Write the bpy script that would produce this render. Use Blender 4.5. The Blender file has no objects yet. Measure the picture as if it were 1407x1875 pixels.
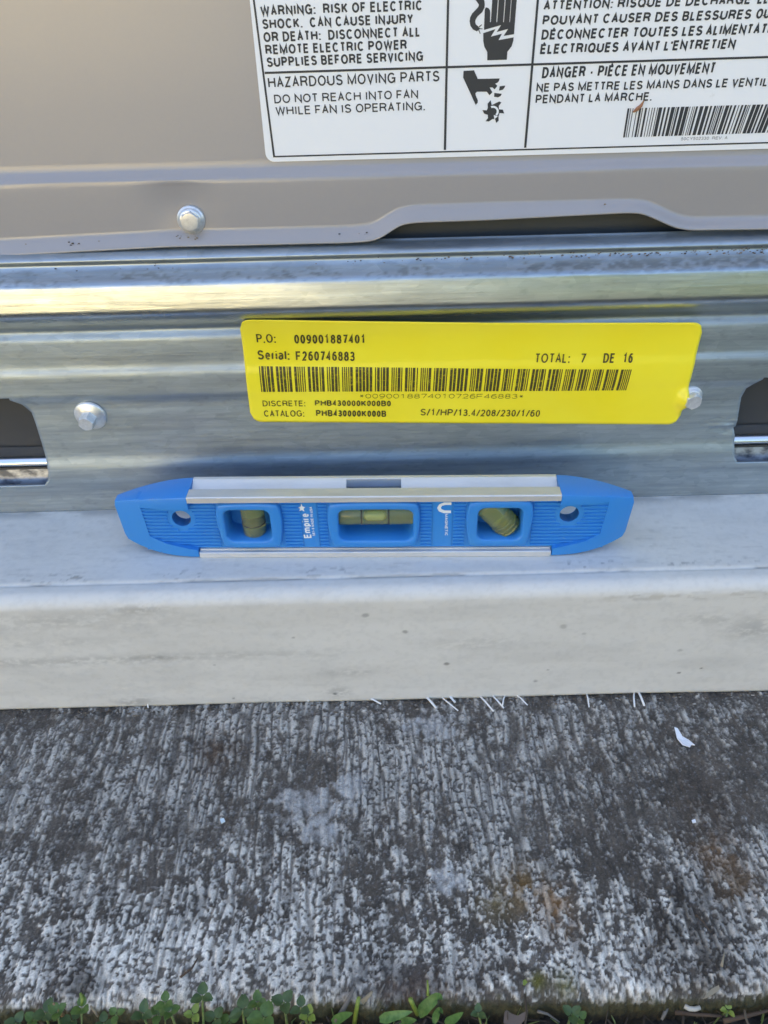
import bpy, bmesh, math, random
import numpy as np
from mathutils import Vector, Matrix
random.seed(7)
C = bpy.context.scene
COL = C.collection
MM = 0.001
R = math.radians

# ------------------------------------------------------------------ camera, world, sun, exposure
# world: millimetres in the helpers, metres in the scene. Pad top is z = 0, rail foot is y = -8 mm, x runs along the unit.
F_PX, PITCH, ROLL, CX, CY = 1408.0, R(36), R(1.43), 703.5, 937.5
CAM = np.array([0.0, -324.6, 224.7])
_up0 = np.array([0, math.sin(PITCH), math.cos(PITCH)]); _x = np.array([1.0, 0, 0])
FWD = np.array([0, math.cos(PITCH), -math.sin(PITCH)])
UP = _up0*math.cos(ROLL) + _x*math.sin(ROLL); RT = _x*math.cos(ROLL) - _up0*math.sin(ROLL)
cam = bpy.data.cameras.new('camera'); camo = bpy.data.objects.new('camera', cam); COL.objects.link(camo)
mw = Matrix((RT, UP, -FWD)).transposed().to_4x4(); mw.translation = Vector(CAM*MM); camo.matrix_world = mw
cam.sensor_fit = 'HORIZONTAL'; cam.sensor_width = 36; cam.lens = 36*F_PX/1407
cam.clip_start = 0.01; cam.clip_end = 400
cam.dof.use_dof = True; cam.dof.focus_distance = 0.315; cam.dof.aperture_fstop = 30
C.camera = camo

SUN_EL, SUN_AZ = R(50), R(-14)
w = bpy.data.worlds.new('World'); C.world = w; w.use_nodes = True
wn = w.node_tree; bg = wn.nodes['Background']
sky = wn.nodes.new('ShaderNodeTexSky'); sky.sky_type = 'NISHITA'; sky.sun_disc = False
sky.sun_elevation = SUN_EL; sky.sun_rotation = SUN_AZ; sky.dust_density = 3.0; sky.ozone_density = 0.3
wn.links.new(sky.outputs[0], bg.inputs[0]); bg.inputs[1].default_value = 0.105
sl = bpy.data.lights.new('sun', 'SUN'); sl.energy = 5.0; sl.angle = R(0.5); sl.color = (1, .93, .82)
so = bpy.data.objects.new('sun', sl); COL.objects.link(so)
sd = Vector((math.sin(SUN_AZ)*math.cos(SUN_EL), math.cos(SUN_AZ)*math.cos(SUN_EL), math.sin(SUN_EL)))
so.rotation_euler = sd.to_track_quat('Z', 'Y').to_euler(); so.location = (0, 3, 6)
C.view_settings.view_transform = 'Standard'; C.view_settings.look = 'None'
C.view_settings.gamma = 1; C.view_settings.use_curve_mapping = False
C.view_settings.exposure = 2.46

# ------------------------------------------------------------------ helpers
def ray(px, py): return FWD + RT*(px-CX)/F_PX - UP*(py-CY)/F_PX
def at(px, py, o=8.0):                     # point of an upright plane o mm in front of y = 0  -> (x, z)
    d = ray(px, py); p = CAM + d*((-o-CAM[1])/d[1]); return p[0], p[2]
def atz(px, py, z):                        # point of a level plane -> (x, y)
    d = ray(px, py); p = CAM + d*((z-CAM[2])/d[2]); return p[0], p[1]

def tag(o, label=None, cat=None, group=None, kind=None):
    if label: o['label'] = label
    if cat: o['category'] = cat
    if group: o['group'] = group
    if kind: o['kind'] = kind
    return o
def empty(name, loc=(0, 0, 0), rz=0, label=None, cat=None, group=None):
    o = bpy.data.objects.new(name, None); COL.objects.link(o); o.location = [c*MM for c in loc]; o.rotation_euler = (0, 0, rz)
    o.empty_display_size = .01
    return tag(o, label, cat, group)
def link(name, me, mat=None, parent=None, smooth=True):
    o = bpy.data.objects.new(name, me); COL.objects.link(o)
    if mat is not None and not me.materials: me.materials.append(mat)
    if smooth and len(me.polygons): me.polygons.foreach_set('use_smooth', [True]*len(me.polygons))
    if parent is not None: o.parent = parent
    return o
def mesh(name, verts, faces, mat=None, parent=None, smooth=False):
    me = bpy.data.meshes.new(name); me.from_pydata([tuple(float(c)*MM for c in v) for v in verts], [], faces); me.update()
    return link(name, me, mat, parent, smooth)
def grid(name, P, mat=None, parent=None, keep=None, col=None, smooth=True, flip=False):
    nu, nv = P.shape[:2]; me = bpy.data.meshes.new(name)
    idx = np.arange(nu*nv).reshape(nu, nv)
    q = np.stack([idx[:-1, :-1], idx[1:, :-1], idx[1:, 1:], idx[:-1, 1:]], -1)
    if flip: q = q[..., ::-1]
    q = q.reshape(-1, 4) if keep is None else q[keep]
    me.vertices.add(nu*nv); me.vertices.foreach_set('co', (P.reshape(-1)*MM).astype(np.float32))
    me.loops.add(q.size); me.loops.foreach_set('vertex_index', q.reshape(-1).astype(np.int32))
    me.polygons.add(len(q)); me.polygons.foreach_set('loop_start', np.arange(0, q.size, 4, dtype=np.int32))
    me.update(calc_edges=True)
    if col is not None:
        a = me.attributes.new('tint', 'FLOAT_COLOR', 'POINT')
        a.data.foreach_set('color', np.concatenate([col, np.ones(col.shape[:2]+(1,))], -1).reshape(-1).astype(np.float32))
    return link(name, me, mat, parent, smooth)
def bm_obj(name, bm, mat=None, parent=None, smooth=False):
    bmesh.ops.recalc_face_normals(bm, faces=bm.faces)
    me = bpy.data.meshes.new(name); bm.to_mesh(me); bm.free(); return link(name, me, mat, parent, smooth)
def bm_box(bm, lo, hi, bev=0):
    lo = np.array(lo)*MM; hi = np.array(hi)*MM
    r = bmesh.ops.create_cube(bm, size=1)
    for v in r['verts']: v.co = Vector((lo[i]+(v.co[i]+.5)*(hi[i]-lo[i]) for i in range(3)))
    if bev:
        es = list({e for v in r['verts'] for e in v.link_edges})
        bmesh.ops.bevel(bm, geom=es, offset=bev*MM, segments=2, affect='EDGES', profile=.6)
def box(name, lo, hi, mat, parent=None, bev=0):
    bm = bmesh.new(); bm_box(bm, lo, hi, bev); return bm_obj(name, bm, mat, parent)
def tube_data(pts, rad, n=6):
    pts = [np.array(p, float) for p in pts]; V = []; Fc = []
    rads = rad if hasattr(rad, '__len__') else [rad]*len(pts)
    for i, p in enumerate(pts):
        t = pts[min(i+1, len(pts)-1)]-pts[max(i-1, 0)]; t /= np.linalg.norm(t)+1e-9
        a = np.cross(t, [0, 0, 1]) if abs(t[2]) < .9 else np.cross(t, [1, 0, 0]); a /= np.linalg.norm(a); b = np.cross(t, a)
        for k in range(n):
            c, s = math.cos(2*math.pi*k/n), math.sin(2*math.pi*k/n); V.append(p+rads[i]*(a*c+b*s))
    for i in range(len(pts)-1):
        for k in range(n): Fc.append((i*n+k, i*n+(k+1) % n, (i+1)*n+(k+1) % n, (i+1)*n+k))
    Fc.append(tuple(range(n))[::-1]); Fc.append(tuple(range((len(pts)-1)*n, len(pts)*n)))
    return V, Fc
def tube(name, pts, rad, mat, parent=None, n=6): V, Fc = tube_data(pts, rad, n); return mesh(name, V, Fc, mat, parent, True)
def many(name, parts, mat, parent=None, smooth=False):      # join (verts, faces) lists
    V, Fc = [], []
    for v, f in parts:
        b = len(V); V += list(v); Fc += [tuple(i+b for i in q) for q in f]
    return mesh(name, V, Fc, mat, parent, smooth)

def _h(ix, iy, seed):
    h = (ix.astype(np.int64)*374761393 + iy.astype(np.int64)*668265263 + seed*982451653) & 0xffffffff
    h = ((h ^ (h >> 13))*1274126177) & 0xffffffff; h = ((h ^ (h >> 16))*2246822519) & 0xffffffff
    return ((h ^ (h >> 15)) & 0xffff)/65535.0
def vn(x, y, seed=0):
    x, y = np.broadcast_arrays(x, y); ix = np.floor(x); iy = np.floor(y); fx = x-ix; fy = y-iy
    fx = fx*fx*(3-2*fx); fy = fy*fy*(3-2*fy)
    a = _h(ix, iy, seed); b = _h(ix+1, iy, seed); c = _h(ix, iy+1, seed); d = _h(ix+1, iy+1, seed)
    return (a+(b-a)*fx)*(1-fy)+(c+(d-c)*fx)*fy
def fbm(x, y, n=4, seed=0, g=.5):
    s = 0; a = 1; t = 0
    for k in range(n): s = s+a*vn(x*2**k+17.3*k, y*2**k+5.1*k, seed+k*31); t += a; a *= g
    return s/t
def ss(a, b, x): t = np.clip((x-a)/(b-a), 0, 1); return t*t*(3-2*t)
def gsm(a, s):                            # gaussian smoothing along a 1-D array
    n = int(4*s)+1; k = np.exp(-.5*(np.arange(-n, n+1)/s)**2); k /= k.sum()
    return np.convolve(np.pad(a, n, mode='edge'), k, 'valid')

# ------------------------------------------------------------------ materials
class NT:
    def __init__(s, name):
        s.m = bpy.data.materials.new(name); s.m.use_nodes = True; s.t = s.m.node_tree; s.b = s.t.nodes['Principled BSDF']
    def n(s, t, **kw):
        x = s.t.nodes.new('ShaderNode'+t)
        for k, v in kw.items():
            if k in x.inputs: x.inputs[k].default_value = v
            else: setattr(x, k, v)
        return x
    def l(s, a, b): s.t.links.new(a, b)
    def coord(s, scale=(1, 1, 1)):
        c = s.n('TexCoord'); m = s.n('Mapping'); m.inputs['Scale'].default_value = scale; s.l(c.outputs['Object'], m.inputs[0]); return m.outputs[0]
    def noise(s, scale, detail=4, stretch=(1, 1, 1), rough=.55):
        x = s.n('TexNoise', Scale=scale, Detail=detail, Roughness=rough); s.l(s.coord(stretch), x.inputs['Vector']); return x.outputs['Fac']
    def ramp(s, src, stops):
        r = s.n('ValToRGB'); e = r.color_ramp.elements
        while len(e) < len(stops): e.new(.5)
        for i, (p, c) in enumerate(stops): e[i].position = p; e[i].color = (*c, 1) if hasattr(c, '__len__') else (c, c, c, 1)
        s.l(src, r.inputs[0]); return r.outputs[0]
    def mix(s, fac, a, b, mode='MIX'):
        x = s.n('MixRGB', blend_type=mode)
        for i, v in ((0, fac), (1, a), (2, b)):
            if hasattr(v, 'is_linked'): s.l(v, x.inputs[i])
            else: x.inputs[i].default_value = v if i == 0 else (*v, 1)
        return x.outputs[0]
    def bump(s, src, strength, dist=.001):
        x = s.n('Bump', Strength=strength, Distance=dist); s.l(src, x.inputs['Height']); s.l(x.outputs[0], s.b.inputs['Normal'])
    def set(s, **kw):
        for k, v in kw.items():
            i = s.b.inputs[k.replace('_', ' ')]
            if hasattr(v, 'is_linked'): s.l(v, i)
            else: i.default_value = (*v, 1) if hasattr(v, '__len__') and len(v) == 3 else v
        return s
def flat(name, c, rough=.6, **kw): return NT(name).set(Base_Color=c, Roughness=rough, **kw).m

# painted sheet steel of the cabinet
t = NT('panel_paint')
t.set(Base_Color=t.mix(t.ramp(t.noise(700, 3), [(.3, 0), (.8, .12)]), (.298, .281, .281), (.36, .335, .31)), Roughness=.3, **{'Specular_IOR_Level': .8})
M_PANEL = t.m
# galvanised steel: streaks along the rail, spangle, dirt lines
t = NT('galvanised_steel')
st = t.noise(75, 7, (.16, 1, 3.4), .72); vo = t.n('TexVoronoi', Scale=300.0); t.l(t.coord((.45, 1, 1)), vo.inputs['Vector'])
sp = t.ramp(vo.outputs['Color'], [(.2, (.45, .495, .52)), (.8, (.53, .575, .60))])
at_ = t.n('Attribute', attribute_name='tint'); patina = t.n('Attribute', attribute_name='patina').outputs['Fac']
base = t.mix(1.0, t.mix(t.ramp(st, [(.38, 0), (.66, .85)]), sp, (.34, .37, .40)), at_.outputs['Color'], 'MULTIPLY')
base = t.mix(1.0, base, t.mix(patina, (1, 1, 1), (.82, .875, .925)), 'MULTIPLY')
dirtm = t.ramp(at_.outputs['Color'], [(.25, 1.0), (.8, 0)])
t.set(Base_Color=base, Metallic=t.ramp(at_.outputs['Color'], [(.3, .1), (.75, .93)]), Roughness=t.mix(patina, t.ramp(t.noise(45, 5, (.2, 1, 3)), [(.3, .24), (.7, .36)]), t.ramp(t.noise(45, 5, (.2, 1, 3)), [(.3, .46), (.7, .60)])))
t.bump(t.noise(160, 5, (.12, 1, 2.4), .7), .22, .0006); M_GALV = t.m
t = NT('inner_galvanised'); t.set(Base_Color=t.ramp(t.noise(240, 5, (.5, 1, 1)), [(.4, (.09, .10, .13)), (.62, (.45, .48, .55))]), Metallic=.7, Roughness=.45); M_INGALV = t.m
t = NT('inner_lip_metal'); t.set(Base_Color=(.8, .81, .83), Metallic=1.0, Roughness=.25); M_INLIP = t.m
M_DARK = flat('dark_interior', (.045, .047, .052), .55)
M_SCREW = None
t = NT('zinc_screw'); t.set(Base_Color=t.ramp(t.noise(700, 3), [(.3, (.66, .66, .65)), (.7, (.80, .80, .79))]), Metallic=.6, Roughness=.33); M_SCREW = t.m
t = NT('white_vinyl'); t.set(Base_Color=t.mix(t.ramp(t.noise(90, 8, rough=.75), [(.66, 0), (.74, .5)]), (.80, .81, .83), (.62, .61, .58)), Roughness=.42); M_VINYL = t.m
M_INK = flat('black_ink', (.028, .03, .036), .5)
M_INKG = flat('faded_ink', (.16, .165, .17), .5)
t = NT('yellow_vinyl'); t.set(Base_Color=t.mix(t.ramp(t.noise(25, 3), [(.3, 0), (.7, 1)]), (.88, .73, .02), (.92, .80, .04)), Roughness=.3)
t.bump(t.noise(35, 2, (.5, 1, 1)), .12, .002); M_YEL = t.m
t = NT('thermal_ink'); t.set(Base_Color=t.mix(t.ramp(t.noise(420, 5, (1, 1, 2.6), .7), [(.56, 0), (.68, .75)]), (.06, .05, .012), (.5, .40, .02)), Roughness=.5); M_TINK = t.m
t = NT('pad_shell')
pa = t.n('Attribute', attribute_name='tint')
t.set(Base_Color=t.mix(1.0, t.ramp(t.noise(42, 8, (.35, 1, 1), .7), [(.3, (.965, .965, .965)), (.6, (1, 1, 1))]), pa.outputs['Color'], 'MULTIPLY'), Roughness=.55)
t.bump(t.noise(330, 6, (.5, 1, 1)), .25, .0006); M_PAD = t.m
t = NT('weathered_concrete')
pa = t.n('Attribute', attribute_name='tint')
t.set(Base_Color=t.mix(1.0, t.ramp(t.noise(1500, 5, rough=.75), [(.3, .62), (.5, 1), (.7, 1.3)]), pa.outputs['Color'], 'MULTIPLY'), Roughness=.9, **{'Specular_IOR_Level': .25})
t.bump(t.noise(1300, 5), .5, .0006); M_CONC = t.m
t = NT('soil'); t.set(Base_Color=t.ramp(t.noise(260, 8, rough=.7), [(.3, (.010, .008, .006)), (.6, (.035, .026, .019)), (.8, (.085, .066, .048))]), Roughness=.95); t.bump(t.noise(420, 6), .8, .002); M_SOIL = t.m
t = NT('lawn_grass'); t.set(Base_Color=t.ramp(t.noise(3, 8, rough=.7), [(.3, (.07, .085, .025)), (.6, (.16, .15, .06)), (.8, (.26, .22, .11))]), Roughness=.9); M_LAWN = t.m
t = NT('blue_plastic'); t.set(Base_Color=t.mix(t.ramp(t.noise(210, 8, rough=.75), [(.6, 0), (.74, .5)]), t.mix(t.ramp(t.noise(38, 6, rough=.7), [(.4, 0), (.75, .5)]), (.028, .225, .63), (.06, .245, .55)), (.16, .26, .42)), Roughness=.42); t.bump(t.noise(1200, 3), .08, .0003); M_BLUE = t.m
t = NT('anodised_aluminium'); t.set(Base_Color=t.ramp(t.noise(120, 6, (.25, 1, 1), .7), [(.3, (.60, .59, .57)), (.6, (.70, .69, .67))]), Metallic=.55, Roughness=.5); t.bump(t.noise(900, 3, (.05, 1, 1)), .08, .0003); M_ALU = t.m
M_VIAL = flat('vial_acrylic', (.78, .80, .36), .05, Transmission_Weight=.82, IOR=1.4)
M_BUB = flat('vial_bubble', (.60, .66, .27), .1, Transmission_Weight=.5, IOR=1.3)
M_WHITE = flat('white_print', (.75, .78, .80), .5)
M_FIB = flat('glass_fibre', (.78, .77, .75), .4)
M_PAINTCHIP = flat('white_chip', (.78, .79, .82), .5)

# ------------------------------------------------------------------ setting
def extend(a, lim): return np.concatenate([-lim[::-1], a, lim])
XF = extend(np.arange(-232, 232.01, .42), np.array([236, 245, 260, 300, 360, 450, 600, 900, 1500.]))

# concrete slab: broom-finished, blackened in the grooves, chalky on the ridges, worn round front arris
yy = np.concatenate([[450, 200, 20, -40], np.arange(-62, -202.01, -.42)])
arc = [(-197+0, 0)]
prof = [(y, -70.0) for y in yy]
for k in range(1, 13):
    a = k/12*math.pi/2; prof.append((-202-7*math.sin(a), -70-7*(1-math.cos(a))))
for z in np.linspace(-78, -100, 10): prof.append((-209.2, z))
prof = np.array(prof); svals = np.concatenate([[0], np.cumsum(np.hypot(*np.diff(prof, axis=0).T))])
svals = svals-svals[len(yy)-1]-202                 # s = -y on the flat, negative numbers kept so that s runs with y
svals = np.where(np.arange(len(prof)) < len(yy), prof[:, 0], -(svals+404))+6
Xg, Sg = np.meshgrid(XF, svals, indexing='ij')
wx = Xg + 3.2*(fbm(Xg/26, Sg/40, 3, 5)-.5)*2 + Sg*.03
gro = fbm(wx/2.3, Sg/4.4, 4, 11, .58)
gro2 = fbm(wx/4.2+9, Sg/22., 2, 15)
lines = 1-np.abs(2*vn(wx/3.4, Sg/30., 19)-1)           # thin dark broom lines
fine = fbm(Xg/.9, Sg/.9, 3, 23)
med = fbm(Xg/3.0, Sg/3.4, 4, 29)
big = fbm(Xg/46, Sg/38, 3, 37)
d = -Sg                                                 # 66 at the pad ... 196 at the arris
front = ss(120, 190, d)
left = ss(60, -150, Xg)
cover = .05 + .055*front + .045*front*left - .075*ss(50, 140, Xg)*(1-.7*front) + .42*(big-.5) - .05*ss(90, 66, d)
uu = wx/3.7 + .8*(fbm(wx/8, Sg/24, 3, 57)-.5)*2; ci = np.floor(uu); cf = np.abs(uu-ci-.5)
vv = Sg/(3.6+4*vn(ci*3.3, ci*0, 64)) + 1.2*med + _h(ci, ci*0, 58)*40; cell = vn(ci*7.0, vv, 59)                 # each ridge breaks up along its own length
ridge = ss(.50, .26, cf + .34*(med-.5)); ridge = 1-(1-ridge)*(.58-.28*ss(165, 200, d))*(.55+.9*fbm(Xg/30, Sg/30, 2, 63))
pat = .32*gro + .20*cell + .10*gro2 + .38*med
sw = .12-.085*front; wmask = ss(.51-sw, .51+sw, pat + cover + (.20+.12*front)*(fine-.5))*ridge
wmask *= 1-.8*ss(.78, .95, lines+.2*(fine-.5))*(1-.45*front)
pits = ss(.57, .63, fbm(Xg/1.25, Sg/1.35, 2, 43)+.05*(front-.5)); wmask *= 1-.9*pits
specks = ss(.75, .82, vn(Xg/.8, Sg/.8, 47)*.75+fine*.3)*.6
tone = fbm(Xg/7, Sg/9, 4, 53)
dark = np.stack([.050+.076*tone, .042+.064*tone, .034+.051*tone], -1)*(0.75+.9*fine[..., None])
chalk = np.stack([.52+.34*tone, .485+.315*tone, .425+.27*tone], -1)*((.72+.55*fine)*(.66+.36*front))[..., None]
colr = dark*(1-wmask[..., None])+chalk*wmask[..., None]
colr = colr*(1-.4*specks[..., None])+.4*specks[..., None]*np.array([.42, .42, .43])
def stain(px, py, rx, ry, c, k, seed):
    global colr
    x, y = atz(px, py, -70); y += 6; q = ((Xg-x)/rx)**2+((Sg-y)/ry)**2
    m = (np.exp(-q)*ss(.38, .6, fbm(Xg/4, Sg/5, 4, seed)+.12)*k)[..., None]
    colr = colr*(1-m)+m*np.array(c)*(.6+.8*fine[..., None])
for a in [(400, 1375, 9, 11, (.085, .055, .035), .85, 61), (960, 1625, 8, 9, (.21, .12, .035), .7, 62), (1015, 1650, 6, 8, (.24, .12, .035), .75, 63),
          (905, 1650, 7, 8, (.18, .13, .05), .6, 64), (1315, 1560, 9, 8, (.17, .09, .035), .75, 65), (1345, 1620, 9, 9, (.15, .085, .035), .7, 66),
          (1300, 1480, 14, 16, (.07, .05, .035), .7, 67), (760, 1812, 12, 6, (.12, .075, .05), .9, 68), (1030, 1700, 7, 6, (.12, .07, .035), .7, 69),
          (150, 1800, 8, 6, (.06, .05, .04), .8, 70), (1255, 1690, 22, 22, (.045, .036, .028), .75, 71), (900, 1780, 16, 8, (.06, .05, .04), .6, 72),
          (1305, 1775, 4.5, 9, (.05, .04, .03), .95, 73), (690, 1790, 16, 8, (.07, .065, .06), .8, 74), (280, 1510, 16, 10, (.06, .052, .045), .5, 75),
          (985, 1790, 3, 3, (.16, .14, .02), .8, 76), (100, 1740, 9, 5, (.05, .045, .04), .7, 77), (1035, 1795, 4, 5, (.15, .14, .05), .7, 78)]: stain(*a)
for px, py, rx, ry in ((560, 1470, 17, 13), (640, 1440, 10, 9), (790, 1330, 12, 10), (820, 1605, 9, 9), (590, 1525, 10, 6)):   # smooth chalky blotches
    x, y = atz(px, py, -70); y += 6; q = np.exp(-(((Xg-x)/rx)**2+((Sg-y)/ry)**2))
    m = (ss(.35, .8, q*.9+1.1*(med-.5)+.7*(gro-.5))*.65)[..., None]; colr = colr*(1-m)+m*np.array([.42, .405, .38])*(.65+.5*tone[..., None]+.3*fine[..., None])
moss = ss(200.5, 204.5, d+5*(med-.5)+3*(fine-.5))[..., None]
colr = colr*(1-moss)+moss*(np.array([.055, .05, .026])*(.5+1.3*med[..., None]))
moss2 = ss(207, 214, d)[..., None]; colr = colr*(1-moss2)+moss2*np.array([.03, .024, .016])*(.5+1.2*fine[..., None])
hgt = .75*(wmask-.5) + .5*(fine-.5) + .9*(ridge-1)*.8 - .3*ss(.7, .95, lines) + .7*(med-.5) + 1.0*(big-.5)
nrm = np.zeros((len(prof), 2)); tg = np.gradient(prof, axis=0); nrm[:, 0] = tg[:, 1]; nrm[:, 1] = -tg[:, 0]
nrm /= np.linalg.norm(nrm, axis=1)[:, None]; nrm *= np.sign(nrm[:, 1]+nrm[:, 0]*-1+1e-6)[:, None]
edgew = (2.6*(fbm(XF/55, XF*0+.3, 3, 81)-.5)*2 + 1.3*(fbm(XF/9, XF*0+.3, 2, 82)-.5)*2 + 2.5*np.exp(-((XF+190)/70)**2) + 1.2*ss(60, 200, XF))
P = np.zeros(Xg.shape+(3,)); P[..., 0] = Xg
fall = ss(150, 200, d)
P[..., 1] = prof[None, :, 0] + nrm[None, :, 0]*hgt*.9 + edgew[:, None]*fall
P[..., 2] = prof[None, :, 1] + nrm[None, :, 1]*hgt*.9 - .8*ss(170, 200, d)*(fbm(Xg/20, Sg/20, 2, 83))
slab = grid('concrete_slab', P, M_CONC, col=colr, flip=True); tag(slab, kind='structure')
del Xg, Sg, P, colr, gro, gro2, med, fine, big

# soil strip before the slab, lawn beyond
xs = np.linspace(-420, 420, 420); ys = np.concatenate([np.linspace(-202, -330, 120), np.linspace(-340, -900, 12)])
Xg, Yg = np.meshgrid(xs, ys, indexing='ij')
Z = -87 + 5*(fbm(Xg/14, Yg/14, 4, 91)-.5)*2 + 2.5*(fbm(Xg/3, Yg/3, 3, 92)-.5)*2
soil = grid('soil', np.stack([Xg, Yg, Z], -1), M_SOIL, flip=True); tag(soil, kind='structure')
lawn = mesh('lawn', [(-60000, -90000, -97), (60000, -90000, -97), (60000, 60000, -97), (-60000, 60000, -97)], [(0, 1, 2, 3)], M_LAWN); tag(lawn, kind='structure')

t = NT('bounce_concrete'); t.set(Base_Color=t.ramp(t.noise(4, 8, rough=.7), [(.3, (.34, .31, .26)), (.7, (.46, .42, .35))]), Roughness=.9)
bounce = mesh('bounce_paving', [(-9000, -4800, -90), (900, -4800, -90), (600, -1500, -90), (-9000, -1500, -90)], [(0, 1, 2, 3)], t.m); tag(bounce, kind='structure')  # added unseen paving that throws warm sunlight back at the unit
# the house whose shade the unit stands in, then added reflectors opposite (all outside the frame)
M_HOUSE = flat('house_render', (.55, .52, .47), .85)
t = NT('reflection_foliage'); t.set(Base_Color=t.ramp(t.noise(9, 8, rough=.8), [(.35, (.012, .02, .008)), (.6, (.05, .075, .022)), (.8, (.10, .12, .04))]), Roughness=.8); M_REFL_GREEN = t.m
M_REFL_CREAM = flat('reflection_cream', (.86, .68, .30), .85)
house = empty('house', (0, 480, -97), 0, 'cream rendered house wall rising behind the grey outdoor unit', 'house')
bm = bmesh.new(); bm_box(bm, (-6000, 0, 0), (6000, 5000, 2700)); bm_obj('wall', bm, M_HOUSE, house)
bm = bmesh.new(); bm_box(bm, (-6300, -350, 2702), (6300, 5300, 2850)); bm_obj('roof', bm, flat('roof_sheet', (.12, .11, .10), .8), house)
gw = box('reflection_wall', (-9000, -5700, -97), (-750, -5500, 1150), M_REFL_CREAM); tag(gw, 'added cream wall out of view, reflected yellow in the rail', 'wall')  # added unseen wall, gives the rail its yellow reflection on the left
u, v = np.meshgrid(np.linspace(0, 1, 90), np.linspace(0, 1, 40), indexing='ij')
hy = -5600+500*np.cos(v*math.pi)+ 0*u; hz = -97+1900*np.sin(v*math.pi)**.6; hx = -350+6800*u
nz = fbm(u*40, v*12, 5, 99); reflection_hedge = grid('reflection_hedge', np.stack([hx+200*(nz-.5), hy+400*(nz-.5)*np.cos(v*math.pi), hz*(1+.0*nz)+350*(nz-.5)*np.sin(v*math.pi)], -1), M_REFL_GREEN)
tag(reflection_hedge, 'added green foliage out of view, reflected dark in the rail', 'reflection_hedge')  # added unseen greenery, keeps the reflections on the right dark and green

# ------------------------------------------------------------------ equipment pad
pad = empty('equipment_pad', (0, 0, -70), 0, 'off white moulded equipment pad with smudged front edge on dark concrete', 'equipment pad')
PE = -64.0
pp = [(420, 70)] + [(y, 70.0) for y in np.linspace(60, -53, 100)] + [(-54.2, 69.7), (-54.8, 69.25), (-55.6, 69.5)] + [(y, 69.6-.02*(-56-y)) for y in np.linspace(-56, -59, 5)]
for k in range(1, 13):
    a = k/12*math.pi/2; pp.append((-59-6.2*math.sin(a), 63.3+6.2*math.cos(a)))
pp += [(-65.2-1.6*(63-z)/63, z) for z in np.linspace(62, 2, 110)]
pp += [(-66.2, .6), (-65, .05), (-30, 0.05), (420, 0.05)]
pp = np.array(pp); pp[:-1, 0] = np.where(pp[:-1, 0] < 0, pp[:-1, 0]*1.0-9.3*ss(-5, -30, pp[:-1, 0]), pp[:-1, 0]); XP = extend(np.arange(-215, 215.01, .6), np.array([222, 240, 280, 340, 420, 520.]))
ps = np.concatenate([[0], np.cumsum(np.hypot(*np.diff(pp, axis=0).T))])
Xg, Sg = np.meshgrid(XP, ps, indexing='ij'); Yp = np.broadcast_to(pp[:, 0], Xg.shape); Zp = np.broadcast_to(pp[:, 1], Xg.shape)
t1 = fbm(Xg/70, Sg/9, 4, 101); t2 = fbm(Xg/16, Sg/6, 5, 102); t3 = fbm(Xg/2.2, Sg/1.6, 3, 103)
base = np.ones(Xg.shape+(3,))*np.array([.635, .615, .57])
frontf = ss(-69.3, -74.3, Yp)*ss(70, 60, Zp)
base = base*(1-.05*ss(.48, .66, t1)[..., None]*frontf[..., None])*(1-.05*ss(.5, .72, t2)[..., None])*(1-.05*ss(.5, .7, t3)[..., None])
def smudge(px, py, rx, rz, k, seed, thr=.45):
    global base
    x, z = at(px, py, 75); m = np.exp(-((Xg-x)/rx)**2-((Zp-(z+70))/rz)**2)*ss(thr-.12, thr+.12, fbm(Xg/4, Zp/1.8, 5, seed, .65))*k*.52*frontf
    base = base*(1-m[..., None])
for a in [(255, 1115, 13, 3.2, .75, 111), (130, 1210, 70, 3.0, .45, 112), (290, 1203, 14, 1.6, .6, 113), (460, 1198, 40, 3, .3, 114), (1380, 1150, 13, 7, .5, 115),
          (470, 1290, 12, 4, .75, 116), (250, 1282, 10, 3, .7, 117), (640, 1230, 14, 3, .4, 118), (870, 1178, 24, 5, .25, 119), (1300, 1135, 14, 4, .35, 120),
          (100, 1140, 60, 6, .28, 121), (620, 1265, 6, 5, .55, 122), (60, 1180, 40, 3, .25, 123)]: smudge(*a)
for px, py, r, k in ((742, 1157, 1.7, .7), (818, 1214, 1.9, .9), (1243, 1230, 1.2, .9), (1284, 1222, .9, .9), (1032, 1148, 2.2, .45), (670, 1128, 2.0, .6), (1003, 1225, .9, .7), (614, 1268, 1.3, .9),
                     (537, 1168, 1.0, .6), (393, 1217, .8, .6), (980, 1245, 1.2, .6), (1070, 1160, 1.2, .35), (1245, 1190, 1.6, .4), (428, 1276, .9, .7)):
    x, z = at(px, py, 75); m = ss(.35, .75, np.exp(-((Xg-x)/r)**2-((Zp-(z+70))/(r*.7))**2)+.35*(t3-.5))*k*.65; base = base*(1-m[..., None]*frontf[..., None])
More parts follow.
